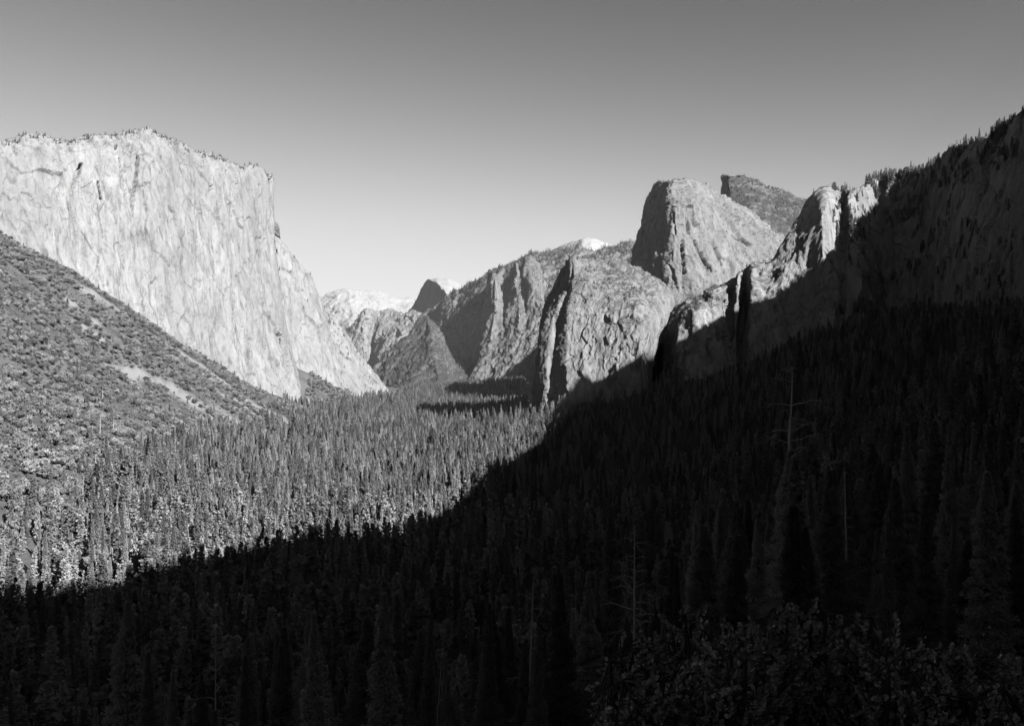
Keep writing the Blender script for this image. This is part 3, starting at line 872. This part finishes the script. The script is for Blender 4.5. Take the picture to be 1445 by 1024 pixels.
OAKM = [make_kind('oak_tree', 400 + i, 12, lambda r, i=i: oak_crown(r, 12, (5.5, 6.5, 4.8)[i], 16, 1500, 0.55), 0.35) for i in range(3)]
OAKF = [make_kind('oak_tree', 450 + i, 12, lambda r, i=i: oak_crown(r, 12, (5.5, 6.5, 4.8)[i], 12, 420, 0.95), 0.35) for i in range(3)]

def place(kind, loc, H, rz, label, group, cat='tree', wide=1.0):
    e = bpy.data.objects.new(kind.thing, None); e.empty_display_size = 0.5
    COL.objects.link(e)
    s = H / kind.H
    e.location = loc; e.rotation_euler = (0, 0, rz); e.scale = (s * wide, s * wide, s)
    tag(e, label, cat, group)
    for nm, me in (('trunk', kind.trunk), ('crown', kind.crown)):
        o = bpy.data.objects.new(nm, me); o.parent = e; COL.objects.link(o)
    return e

def joined_proto(kind, name):
    """one unlinked object holding crown and trunk together, for the mass of the forest"""
    n1 = len(kind.crown.vertices); n2 = len(kind.trunk.vertices)
    c1 = np.empty(n1 * 3, np.float32); kind.crown.vertices.foreach_get('co', c1)
    me = mesh_np(name, c1.reshape(-1, 3), np.arange(n1).reshape(-1, 3), kind.crown.materials[0])
    return bpy.data.objects.new(name, me)

def scatter(name, pts, scl, rot, idx, protos, label):
    n = len(pts)
    me = bpy.data.meshes.new(name)
    me.vertices.add(n); me.vertices.foreach_set('co', np.asarray(pts, np.float32).ravel())
    for nm, tp, val in (('tree_scale', 'FLOAT', scl), ('tree_turn', 'FLOAT', rot), ('tree_width', 'FLOAT', scl * np.random.default_rng(n).uniform(0.75, 1.45, n)), ('tree_kind', 'INT', idx)):
        a = me.attributes.new(nm, tp, 'POINT')
        a.data.foreach_set('value', np.asarray(val, np.float32 if tp == 'FLOAT' else np.int32))
    o = bpy.data.objects.new(name, me); COL.objects.link(o)
    tag(o, label=label, kind='stuff')
    ng = bpy.data.node_groups.new(name, 'GeometryNodeTree')
    ng.interface.new_socket('Geometry', in_out='INPUT', socket_type='NodeSocketGeometry')
    ng.interface.new_socket('Geometry', in_out='OUTPUT', socket_type='NodeSocketGeometry')
    N = ng.nodes; Lk = ng.links
    gi = N.new('NodeGroupInput'); go = N.new('NodeGroupOutput')
    iop = N.new('GeometryNodeInstanceOnPoints'); iop.inputs['Pick Instance'].default_value = True
    jn = N.new('GeometryNodeJoinGeometry')
    for p in protos:
        oi = N.new('GeometryNodeObjectInfo'); oi.inputs['Object'].default_value = p
        oi.inputs['As Instance'].default_value = True; oi.transform_space = 'ORIGINAL'
        Lk.new(oi.outputs['Geometry'], jn.inputs[0])
    def attr(nm, tp):
        a = N.new('GeometryNodeInputNamedAttribute'); a.data_type = tp; a.inputs['Name'].default_value = nm
        return [s_ for s_ in a.outputs if s_.enabled][0]
    cx = N.new('ShaderNodeCombineXYZ'); Lk.new(attr('tree_turn', 'FLOAT'), cx.inputs[2])
    Lk.new(gi.outputs[0], iop.inputs['Points']); Lk.new(jn.outputs[0], iop.inputs['Instance'])
    Lk.new(attr('tree_kind', 'INT'), iop.inputs['Instance Index'])
    Lk.new(cx.outputs[0], iop.inputs['Rotation'])
    cs = N.new('ShaderNodeCombineXYZ'); wa = attr('tree_width', 'FLOAT')
    Lk.new(wa, cs.inputs[0]); Lk.new(wa, cs.inputs[1]); Lk.new(attr('tree_scale', 'FLOAT'), cs.inputs[2])
    Lk.new(cs.outputs[0], iop.inputs['Scale'])
    Lk.new(iop.outputs[0], go.inputs[0])
    md = o.modifiers.new('scatter', 'NODES'); md.node_group = ng
    return o

# ---- where trees stand
def field(y0, y1, spacing, jit=0.48):
    """jittered grid over the wedge of valley in view (and a margin beside it)"""
    ys = np.arange(y0, y1, spacing)
    X = []; Y = []
    for y in ys:
        w = 0.60 * y + 60
        xs = np.arange(-w, w, spacing)
        X.append(xs + rng.uniform(-jit, jit, len(xs)) * spacing); Y.append(np.full(len(xs), y) + rng.uniform(-jit, jit, len(xs)) * spacing)
    return np.concatenate(X), np.concatenate(Y)

rim_x = RIM_PTS[:, 0]; rim_y = RIM_PTS[:, 1]
def in_front_of_cliffs(x, y, z):
    px = CX + x / y * F
    # distance of the cliff feet for each bearing: nothing is planted inside the rock
    foot = np.interp(px, [-60, 94, 240, 340, 430, 440, 560, 575, 740, 745, 800, 915, 940, 1000, 1060, 1140, 1220, 1260, 1310, 1347, 1445, 1600],
                         [2620, 2900, 3200, 3420, 3620, 4500, 4800, 7200, 7300, 2640, 2520, 2480, 2600, 2300, 2280, 2280, 2320, 2400, 2420, 2260, 1950, 1580])
    return y < foot

def tops_limit(px):
    return np.interp(px, [0, 94, 400, 700, 880, 1000, 1100, 1250, 1400, 1500], [800, 800, 790, 760, 750, 690, 650, 600, 560, 550])

P_all = []   # x,y,z,H,type(0 pine,1 oak)
for (y0, y1, sp) in ((60, 700, 8.0), (700, 1500, 11.0), (1500, 2600, 12.0), (2600, 4300, 13.0), (4300, 7400, 16.0)):
    x, y = field(y0, y1, sp)
    z = ground_z(x, y)
    ok = in_front_of_cliffs(x, y, z)
    x, y, z = x[ok], y[ok], z[ok]
    p3 = np.stack([x, y, 0 * x], 1)
    dens = fbm(p3 / 90.0, 4); big = fbm(p3 / 300.0 + 40, 3)
    px = CX + x / y * F; r = np.hypot(x, y)
    left = x < -0.02 * y - 60
    oaky = sstep(22, 75, z + big * 25) * left
    is_oak = rng.uniform(0, 1, len(x)) < np.clip(oaky * 1.0 + 0.16 + 0.35 * (big > 0.2), 0, 0.97)
    is_oak &= (left | (rng.uniform(0, 1, len(x)) < 0.5))
    H = np.where(is_oak, rng.uniform(8, 17, len(x)) + 5 * (z < 30), 12 + 36 * rng.beta(1.7, 1.7, len(x)))
    H *= 1 + 0.35 * dens
    H = np.where(left & ~is_oak, H * (1 - 0.4 * oaky), H)
    keep = rng.uniform(0, 1, len(x)) < np.where(is_oak, 0.72, np.clip(0.78 + 0.5 * dens, 0.3, 1))
    keep &= ~((dens < -0.26) & is_oak)
    keep &= chute_mask(x, y) < 0.35
    keep &= np.hypot(x - CLEAR[0], y - CLEAR[1]) > 32
    top_py = CY - (z + H - EYE) / y * F
    lim = np.where((r < 255) & (px > 850) & (px < 940), 850, tops_limit(px))
    cap = (EYE + (CY - lim) / F * y - z) * rng.uniform(0.72, 1.0, len(x))
    H = np.where((r < 560) & (H > cap), np.maximum(cap, 1.0), H)
    keep &= H > 7
    keep &= ~((r < 150) & (px < 900))
    keep &= r > 95
    P_all.append(np.stack([x, y, z, H, is_oak.astype(float)], 1)[keep])
PT = np.concatenate(P_all)
# low scrub filling the gaps on the left slope
x, y = field(900, 3700, 9.0)
z = ground_z(x, y)
ok = in_front_of_cliffs(x, y, z) & (x < -0.02 * y - 120) & (z > 25) & (rng.uniform(0, 1, len(x)) < 0.6) & (chute_mask(x, y) < 0.4)
PT = np.concatenate([PT, np.stack([x, y, z, rng.uniform(2.2, 5.5, len(x)), np.ones(len(x))], 1)[ok]])
print("TREES", len(PT))
PX = CX + PT[:, 0] / PT[:, 1] * F
TOP = CY - (PT[:, 2] + PT[:, 3] - EYE) / PT[:, 1] * F
size = PT[:, 3] / PT[:, 1]
inview = (PX > -10) & (PX < 1455) & (TOP < 1005)

# 300 pines that show largest are things of their own; spread a little so hidden ones are not taken
def visible_rank(sel):
    """nearest first, skipping a tree whose top is behind one already taken"""
    order = sel[np.argsort(-size[sel])]
    return order
def occluded(ids):
    return ids
cand = np.nonzero(inview & (PT[:, 4] < 0.5))[0]
cand = visible_rank(cand)[:300]
taken = np.zeros(len(PT), bool); taken[cand] = True
oc = np.nonzero(inview & (PT[:, 4] > 0.5) & (PX < 640) & (TOP < 815))[0]
oc = visible_rank(oc)[:120]
taken[oc] = True

def shadow_line(px):
    e = np.array(EDGE, float); o_ = np.argsort(e[:, 0])
    return np.interp(px, e[o_, 0], e[o_, 1])

for n_, i in enumerate(cand):
    x, y, z, H, _ = PT[i]
    k = NEARK[n_ % 3] if y < 330 else MIDK[n_ % 5]
    lit = TOP[i] < shadow_line(PX[i]) - 18 and PX[i] < 745
    tall = 'tall dark' if H > 30 else ('middling dark' if H > 19 else 'short dark')
    if lit:
        where = 'sunlit conifer standing at the edge of the great shadow on the valley floor'
    elif PX[i] < 220:
        where = 'conifer in deep shade at the lower left corner, below the sunlit trees'
    elif PX[i] < 420:
        where = 'conifer in deep shade round the wide-limbed dead tree at the lower left'
    elif PX[i] < 600:
        where = 'conifer in deep shade left of the slender leaning dead stem'
    elif PX[i] < 760:
        where = 'conifer in deep shade between the leaning stem and the upswept dead tree'
    elif PX[i] < 905 and TOP[i] > 700:
        where = 'conifer in deep shade just left of the tall silvery snag'
    elif PX[i] < 1010 and TOP[i] > 680:
        where = 'conifer in deep shade just right of the tall silvery snag'
    elif PX[i] < 1110 and TOP[i] > 760:
        where = 'conifer in deep shade just above the left half of the shrubs'
    elif TOP[i] > 760:
        where = 'conifer in deep shade just above the right half of the shrubs'
    elif PX[i] < 1110:
        where = 'conifer on the shaded slope left of the dead-topped tree'
    elif PX[i] < 1230:
        where = 'conifer on the shaded slope beside and right of the dead-topped tree'
    elif PX[i] < 1330:
        where = 'conifer on the shaded slope below the dark right-hand rim'
    else:
        where = 'conifer on the shaded slope along the right edge of the view'
    lab = where if lit else tall + ' ' + where
    grp = lab.replace('conifer ', 'conifers ').replace('standing ', '')
    place(k, (x, y, z - 0.3), H, rng.uniform(0, 6.28), lab, grp, wide=rng.uniform(0.8, 1.4))
for n_, i in enumerate(oc):
    x, y, z, H, _ = PT[i]
    place(OAKM[n_ % 3], (x, y, z - 0.2), H, rng.uniform(0, 6.28), 'rounded sunlit oak on the lower part of the left slope', 'sunlit oaks on the left slope')

rest = np.nonzero(~taken)[0]
pp = [i for i in rest if PT[i, 4] < 0.5]; po = [i for i in rest if PT[i, 4] > 0.5]
pp = np.array(pp); po = np.array(po)
mid_p = [joined_proto(k, "pine_form") for k in MIDK]; far_p = [joined_proto(k, "pine_form") for k in FARK]
oak_m = [joined_proto(k, "oak_form") for k in OAKM]; oak_f = [joined_proto(k, "oak_form") for k in OAKF]
nearm = PT[pp, 1] < 1300
idx = np.where(nearm, rng.integers(0, 5, len(pp)), 5 + rng.integers(0, 4, len(pp)))
scl = PT[pp, 3] / np.where(nearm, 36.0, 34.0)
scatter("forest", PT[pp, :3], scl, rng.uniform(0, 6.28, len(pp)), idx, mid_p + far_p, "dense conifer forest covering the valley floor and lower slopes")
nearo = PT[po, 1] < 1500
idx = np.where(nearo, rng.integers(0, 3, len(po)), 3 + rng.integers(0, 3, len(po)))
scatter("oak_woodland", PT[po, :3], PT[po, 3] / 12.0, rng.uniform(0, 6.28, len(po)), idx, oak_m + oak_f, "brushy oak woodland covering the left slope")

# trees on ledges and rims of the rock
LP = []
def ledge_trees(Gd, n, hmin, hmax, nzmin=0.45, dens_scale=200.0, rows=None, cut=0.0):
    du = np.gradient(Gd, axis=0); dv = np.gradient(Gd, axis=1)
    Gs = Gd.copy()
    Nn = norm(np.cross(du, dv)); nz = np.abs(Nn[..., 2])
    a, b = Gd.shape[:2]
    i = rng.integers(0, a - 1, n * 6); j = rng.integers(0 if rows is None else rows[0], (b - 1) if rows is None else rows[1], n * 6)
    q = Gd[i, j]
    ok = (nz[i, j] > nzmin) & (fbm(q / dens_scale, 4) > cut)
    q = q[ok][:n]
    LP.append(np.concatenate([q, rng.uniform(hmin, hmax, (len(q), 1))], 1))
ledge_trees(EL, 900, 6, 14, 0.7, 150, rows=(20, 90), cut=-0.15)
ledge_trees(EE, 500, 10, 20, 0.72, 150, cut=0.0)
ledge_trees(LC, 1500, 5, 11, 0.7, 120, cut=0.05)
ledge_trees(MC, 500, 8, 14, 0.8, 150, cut=0.1)
ledge_trees(HC, 1500, 8, 18, 0.3, 120, cut=-0.1)
ledge_trees(RW, 900, 10, 20, 0.78, 120, cut=-0.1)
ledge_trees(RW[330:], 2600, 12, 26, 0.42, 110, cut=0.02)
ledge_trees(SR, 7000, 18, 34, 0.2, 300, rows=(15, 140), cut=-0.3)
ledge_trees(PI_, 700, 12, 24, 0.5, 200, cut=0.0)
ledge_trees(SH, 900, 12, 26, 0.35, 200, cut=-0.1)
LP = np.concatenate(LP)
scatter("ledge_woodland", LP[:, :3] - np.array([0, 0, 0.8]), LP[:, 3] / 34.0, rng.uniform(0, 6.28, len(LP)), rng.integers(0, 4, len(LP)), far_p, "small conifers dotting the ledges, rims and far ridge")

# ------------------------------------------------------------------ dead trees, dead-topped pine, near conifers
def spot(px, py, D):
    """ground below a tree top seen at a pixel and standing D metres off, and the height this gives the tree"""
    x = (px - CX) / F * D
    g = ground_z(np.array([x]), np.array([D]))[0]
    return np.array([x, D, g]), EYE + (CY - py) / F * D - g

def find_spot(px, py, H, d0=300, d1=3500):
    """the place on this bearing where a tree of height H has its top at the pixel"""
    D = np.geomspace(d0, d1, 2500)
    x = (px - CX) / F * D
    f = EYE + (CY - py) / F * D - ground_z(x, D) - H
    i = np.nonzero(f <= 0)[0]
    i = i[0] if len(i) else len(D) - 1
    return np.array([x[i], D[i], ground_z(x[i:i + 1], D[i:i + 1])[0]])

def branch_tube(r, z, az, L, droop, r0, forks=2):
    n = 8
    f = np.linspace(0, 1, n)
    a = az + np.cumsum(r.normal(0, 0.22, n))
    p = np.stack([np.cumsum(np.cos(a)) / n * L, np.cumsum(np.sin(a)) / n * L, z + (0.25 * np.sin(f * 2.2) - droop * f ** 1.3) * L + np.cumsum(r.normal(0, 0.03, n)) * L], 1)
    p[0] = (0, 0, z)
    parts = [tube(p, r0 * (1 - 0.8 * f), 5)]
    for q in range(forks):
        i = r.integers(2, n - 2); b = a[i] + r.choice([-1, 1]) * r.uniform(0.5, 1.0); l2 = L * r.uniform(0.2, 0.45)
        g = np.linspace(0, 1, 5)[:, None]
        pp = p[i] + g * np.array([math.cos(b), math.sin(b), r.uniform(-0.5, 0.4)]) * l2
        parts.append(tube(pp, r0 * 0.5 * (1 - 0.7 * g[:, 0]), 4))
    return join(parts)

def dead_tree(seed, loc, H, label, nbr=14, lean=0.0, r0=0.4, bl=0.16, zmin=0.35, group=None):
    r = np.random.default_rng(seed)
    e = bpy.data.objects.new("dead_tree", None); COL.objects.link(e)
    e.location = (loc[0], loc[1], loc[2] - 0.4); e.rotation_euler = (0, lean, 0)
    tag(e, label, 'dead tree', group)
    link(bpy.data.objects.new("trunk", trunk_mesh("trunk", r, H, r0, M_dead)), e)
    for q in range(nbr):
        t = zmin + (0.97 - zmin) * (q + r.uniform(0, 1)) / nbr
        v, f = branch_tube(r, H * t, r.uniform(0, 6.28), H * bl * (1.25 - t) * r.uniform(0.5, 1.5), r.uniform(0.05, 0.5), r0 * 0.28 * (1.3 - t) + 0.02, 2 if bl > 0.1 else 0)
        link(bpy.data.objects.new("branch", mesh_np("branch", v, f, M_dead, True)), e)
    return e

dead_tree(1, *spot(895, 740, 250), "tall bare silvery snag with crooked branches above the left end of the shrubs", 24, 0.0, 0.62, 0.24, 0.45)
dead_tree(2, *spot(978, 752, 260), "bare leaning pole of a dead tree just above the middle shrub", 4, 0.05, 0.3, 0.05)
dead_tree(3, *spot(1197, 655, 150), "thin straight dead trunk right of the dead-topped tree", 14, -0.01, 0.36, 0.07)
dead_tree(4, *spot(1184, 728, 160), "short leaning dead trunk beside a thin straight one", 5, -0.06, 0.26, 0.08)
dead_tree(5, *spot(741, 815, 170), "dead tree with upswept bare limbs at the bottom middle of the forest", 10, 0.04, 0.4, 0.22)
dead_tree(6, *spot(812, 775, 300), "slim dead pole left of the tall silvery snag", 5, 0.0, 0.22, 0.05)
dead_tree(7, *spot(305, 845, 190), "dead tree with wide drooping limbs at the lower left", 10, 0.0, 0.3, 0.26)
dead_tree(8, *spot(608, 868, 190), "slender leaning dead stem at the bottom of the shaded forest", 5, 0.08, 0.2, 0.1)
dead_tree(9, *spot(1304, 642, 200), "small dead top poking from the dark trees near the right edge", 6, 0.0, 0.22, 0.07)
LITD = [(145, 545, 30), (141, 585, 34), (117, 680, 28), (165, 705, 30), (192, 665, 30), (272, 628, 26), (345, 630, 26), (352, 642, 22), (247, 618, 24), (380, 665, 24),
        (418, 680, 22), (610, 687, 24), (135, 640, 30), (200, 820, 30), (276, 792, 32), (280, 796, 30), (724, 700, 26), (738, 712, 26), (528, 690, 22), (160, 590, 26)]
for q, (a_, b_, h_) in enumerate(LITD):
    shade_ = b_ > shadow_line(a_) - 6
    dead_tree(40 + q, find_spot(a_, b_, h_), h_, "bleached dead trunk in the shade just under the shadow edge" if shade_ else "bleached dead trunk standing among the sunlit trees of the left slope",
              7, rng.uniform(-0.03, 0.03), 0.55 if not shade_ else 0.4, 0.1, 0.4, "bleached trunks in the shade" if shade_ else "bleached trunks on the left slope")

def dead_topped():
    loc, H = spot(1116, 514, 145)
    print("DEADTOP", H)
    r = np.random.default_rng(77)
    e = bpy.data.objects.new("pine_tree", None); COL.objects.link(e); e.location = (loc[0], loc[1], loc[2] - 0.5)
    tag(e, "huge dark pine with a bare dead top reaching up to the cliff foot", "tree")
    sc_ = loc[1] / F
    link(bpy.data.objects.new("trunk", trunk_mesh("trunk", r, H * 0.72, 0.7, M_bark)), e)
    v, f = conifer_crown(r, H * 0.74, 8.6, 640, 130, 0.5, wd=0.16, base=0.12, power=0.75)
    link(bpy.data.objects.new("crown", mesh_np("crown", v, f, M_pine)), e)
    zz = np.linspace(H * 0.68, H, 8)
    vt, ft = tube(np.stack([0.25 * np.sin(zz * 0.3), 0.1 * np.cos(zz * 0.4), zz], 1), np.linspace(0.3, 0.07, 8))
    top = link(bpy.data.objects.new("dead_top", mesh_np("dead_top", vt, ft, M_dead, True)), e)
    for z_, az, L in ((0.995, 0.2, 1.6), (0.99, 3.0, 1.9), (0.985, 2.2, 1.2), (0.955, 3.3, 2.3), (0.88, 3.1, 4.6), (0.88, 0.1, 6.2), (0.85, 3.6, 3.5), (0.84, 0.3, 4.8), (0.80, 0.1, 5.6),
                      (0.80, 3.4, 3.0), (0.77, 0.0, 6.0), (0.76, 3.0, 4.2), (0.74, 5.9, 3.2)):
        v, f = branch_tube(r, H * z_, az, L * r.uniform(0.8, 1.15), r.uniform(0.1, 0.45), 0.10, 5)
        link(bpy.data.objects.new("limb", mesh_np("limb", v, f, M_dead, True)), top)
dead_topped()

for q, (a_, b_, d_, lab) in enumerate([
    (1255, 655, 150, "broad dark conifer right of the dead-topped tree"), (1345, 735, 120, "dark conifer at the right edge above the end of the shrubs"),
    (1020, 690, 190, "broad dark conifer left of the dead-topped tree"), (1400, 610, 150, "tall dark conifer beyond the right end of the shrubs"),
    (560, 838, 175, "large dark conifer at the bottom of the view left of centre"), (440, 850, 185, "dark conifer at the bottom, right of the wide-limbed dead tree"),
    (862, 715, 280, "pointed dark conifer behind the tall silvery snag"), (690, 850, 160, "dark conifer at the bottom middle beside an upswept dead tree"),
    (180, 850, 230, "large dark conifer at the lower left corner of the forest"),
    (1432, 700, 105, "dark conifer at the right edge of the view, beyond the last shrub")]):
    g_, h_ = spot(a_, b_, d_)
    print("NEAR", a_, h_)
    place(NEARK[q % 3], (g_[0], g_[1], g_[2] - 0.4), h_, q * 1.3, lab, None)

# ------------------------------------------------------------------ leafy shrubs at the viewer's feet
M_leaf, _t, _b = new_mat("shrub_leaf")
_oi = nd(_t, "ShaderNodeNewGeometry")
_t.links.new(ramp(_t, _oi.outputs['Random Per Island'], [(0.0, 0.42), (1.0, 0.68)]), _b.inputs['Base Color'])
_b.inputs['Roughness'].default_value = 0.45; _b.inputs['Specular IOR Level'].default_value = 0.4

def shrub(seed, px, py, D, width, label, ntips=330):
    r = np.random.default_rng(seed)
    top = P(px, py, D)
    gx, gy = top[0], top[1]
    gz = ground_z(np.array([gx]), np.array([gy]))[0]
    Hs = top[2] - gz
    e = bpy.data.objects.new("leafy_shrub", None); COL.objects.link(e); e.location = (gx, gy, gz)
    tag(e, label, 'shrub', 'leafy shrubs below the viewpoint')
    tips = []; stems = []
    nst = 9
    for q in range(nst):
        an = r.uniform(0, 6.28); sp = width * 0.5 * r.uniform(0.3, 0.9)
        f = np.linspace(0, 1, 7)
        ht = Hs * r.uniform(0.72, 0.9)
        p = np.stack([np.cos(an) * sp * f ** 0.8 + r.normal(0, 0.03, 7), np.sin(an) * sp * f ** 0.8 + r.normal(0, 0.03, 7), ht * f - 0.1 * (1 - f)], 1)
        stems.append(tube(p, 0.035 * (1 - 0.75 * f) + 0.004, 6))
        for k in range(ntips // nst):
            i = r.integers(2, 7); b0 = p[min(i, 6)]
            d = norm(np.array([r.normal(0, 0.8), r.normal(0, 0.8), r.uniform(0.1, 1.0)]))
            L = r.uniform(0.12, 0.42)
            tip = b0 + d * L
            rr = math.hypot(tip[0], tip[1]) / (width * 0.62)
            cap = Hs * math.sqrt(max(0.05, 1 - min(rr, 1) ** 2 * 0.55)) * r.uniform(0.82, 1.0)
            if tip[2] > cap: tip[2] = cap
            mid = (b0 + tip) / 2 + r.normal(0, 0.03, 3)
            stems.append(tube(np.array([b0, mid, tip]), np.array([0.008, 0.006, 0.004]), 4))
            tips.append((tip, norm(tip - mid + np.array([0, 0, 0.12]))))
    V = []; Fc = []; o = 0
    for tip, ax in tips:
        u = norm(np.cross(ax, [0.3, 0.5, 0.8])); v = np.cross(ax, u)
        nl = r.integers(24, 36)
        for k in range(nl):
            an = k * 2.4 + r.normal(0, 0.2); back = r.uniform(0, 0.17); tilt = r.uniform(0.25, 1.0) - 0.6 * (back < 0.03)
            rd = math.cos(an) * u + math.sin(an) * v
            d = norm(ax * math.cos(tilt) + rd * math.sin(tilt)); n_ = norm(np.cross(d, np.cross(ax, d) + 1e-6) + r.normal(0, 0.15, 3))
            w = norm(np.cross(d, n_)); L = r.uniform(0.032, 0.05); W = L * 0.32
            b0 = tip - ax * back + d * 0.008
            for (a1, a2, z_) in ((0, 0, 0), (0.3, 0.85, 0.1), (0.65, 1.0, 0.12), (1.0, 0.0, 0.05), (0.65, -1.0, 0.12), (0.3, -0.85, 0.1)):
                V.append(b0 + d * L * a1 + w * W * a2 + n_ * L * z_)
            Fc += [(o, o + 1, o + 5), (o + 1, o + 2, o + 5), (o + 5, o + 2, o + 4), (o + 2, o + 3, o + 4)]
            o += 6
    link(bpy.data.objects.new("foliage", mesh_np("foliage", np.array(V), np.array(Fc), M_leaf, True)), e)
    sv, sf = join(stems)
    link(bpy.data.objects.new("stems", mesh_np("stems", sv, sf, M_bark, True)), e)

for q, (a_, b_, d_, w_, lab) in enumerate([
    (915, 856, 8.6, 0.9, "low leafy shrub at the left end of the foreground thicket"),
    (1005, 826, 8.2, 1.3, "rounded leafy shrub left of the tallest foreground shrub"),
    (1142, 822, 7.8, 1.4, "tallest leafy shrub in the middle of the foreground thicket"),
    (1060, 850, 7.0, 1.0, "leafy shrub in front, between the two taller foreground shrubs"),
    (1232, 860, 7.4, 1.2, "leafy shrub right of the tallest foreground shrub"),
    (950, 900, 7.0, 0.9, "small leafy shrub in front at the left of the thicket"),
    (1320, 888, 7.0, 1.1, "low leafy shrub near the right end of the thicket"),
    (1410, 895, 7.2, 1.1, "low leafy shrub at the lower right corner")]):
    shrub(500 + q, a_, b_, d_, w_, lab)

# ------------------------------------------------------------------ waterfall and the pale rubble in its clearing
def waterfall():
    r = np.random.default_rng(5)
    parts = []
    for q in range(16):
        n = 40
        f = np.linspace(0, 1, n)
        px = np.interp(f, [0, 0.1, 0.4, 1], [917, 915, 906, 913]) + r.normal(0, 0.75) * (0.4 + f) + np.cumsum(r.normal(0, 0.1, n))
        py = np.interp(f, [0, 1], [468, 560 if q < 3 else r.uniform(490, 545)])
        D = 2488 + q * 0.8 - 6 * f
        p = np.stack([(px - CX) / F * D, D, EYE + (CY - py) / F * D], 1)
        w = (0.55 if q < 4 else 0.4) * (0.25 + np.interp(f, [0, 0.1, 0.35, 1], [0.5, 0.8, 1.0, 0.25])) * r.uniform(0.6, 1.1, n)
        parts.append(tube(p, w, 6))
    v, f = join(parts)
    m, t, b = new_mat("falling_water")
    vec, _ = mapping(t, (0.5, 0.5, 0.05))
    t.links.new(ramp(t, noise_tex(t, 1.0, vec, 4), [(0.3, 0.35), (0.7, 0.6)]), b.inputs['Base Color'])
    b.inputs['Roughness'].default_value = 0.5
    tag(link(bpy.data.objects.new("waterfall", mesh_np("waterfall", v, f, m, True))), label="thin white waterfall dropping from the notch in the cliffs", kind='structure')
waterfall()

def rubble():
    r = np.random.default_rng(6); parts = []
    ico = np.array([(0, 0, 1), (.9, 0, .45), (.28, .85, .45), (-.72, .53, .45), (-.72, -.53, .45), (.28, -.85, .45), (.72, .53, -.45), (-.28, .85, -.45), (-.9, 0, -.45), (-.28, -.85, -.45), (.72, -.53, -.45), (0, 0, -1)])
    fi = np.array([(0, 1, 2), (0, 2, 3), (0, 3, 4), (0, 4, 5), (0, 5, 1), (1, 6, 2), (2, 7, 3), (3, 8, 4), (4, 9, 5), (5, 10, 1), (2, 6, 7), (3, 7, 8), (4, 8, 9), (5, 9, 10), (1, 10, 6), (6, 11, 7), (7, 11, 8), (8, 11, 9), (9, 11, 10), (10, 11, 6)])
    for q in range(160):
        x = CLEAR[0] + r.normal(0, 17); y = CLEAR[1] + r.normal(0, 20); s_ = r.uniform(0.6, 3.2)
        z = ground_z(np.array([x]), np.array([y]))[0]
        parts.append((ico * s_ * r.uniform(0.6, 1.2, 3) * (1 + r.normal(0, 0.12, (12, 1))) + (x, y, z + s_ * 0.3), fi))
    v, f = join(parts)
    m, t, b = new_mat("pale_boulders"); b.inputs['Base Color'].default_value = (0.45, 0.45, 0.45, 1)
    tag(link(bpy.data.objects.new("rubble", mesh_np("rubble", v, f, m))), label="pale boulder rubble in a small clearing of the dark forest", kind='stuff')
rubble()

# ------------------------------------------------------------------ haze: thin air over the whole valley
def build_haze():
    x0, x1, y0, y1, z0, z1 = -27000, 27000, -27000, 27500, -700, 4200
    v = np.array([(x, y, z) for x in (x0, x1) for y in (y0, y1) for z in (z0, z1)], float)
    f = np.array([(0, 1, 3, 2), (4, 6, 7, 5), (0, 4, 5, 1), (2, 3, 7, 6), (0, 2, 6, 4), (1, 5, 7, 3)])
    m = bpy.data.materials.new("haze"); m.use_nodes = True
    t = m.node_tree; t.nodes.clear()
    out = t.nodes.new("ShaderNodeOutputMaterial"); pv = t.nodes.new("ShaderNodeVolumePrincipled")
    pv.inputs['Color'].default_value = (0.95, 0.95, 0.95, 1)
    pv.inputs['Density'].default_value = HAZE
    pv.inputs['Anisotropy'].default_value = 0.0
    t.links.new(pv.outputs[0], out.inputs['Volume'])
    o = link(bpy.data.objects.new("haze", mesh_np("haze", v, f, m)))
    tag(o, label="thin pale haze filling the valley air", kind='stuff')
HAZE = 1.1e-5
build_haze()
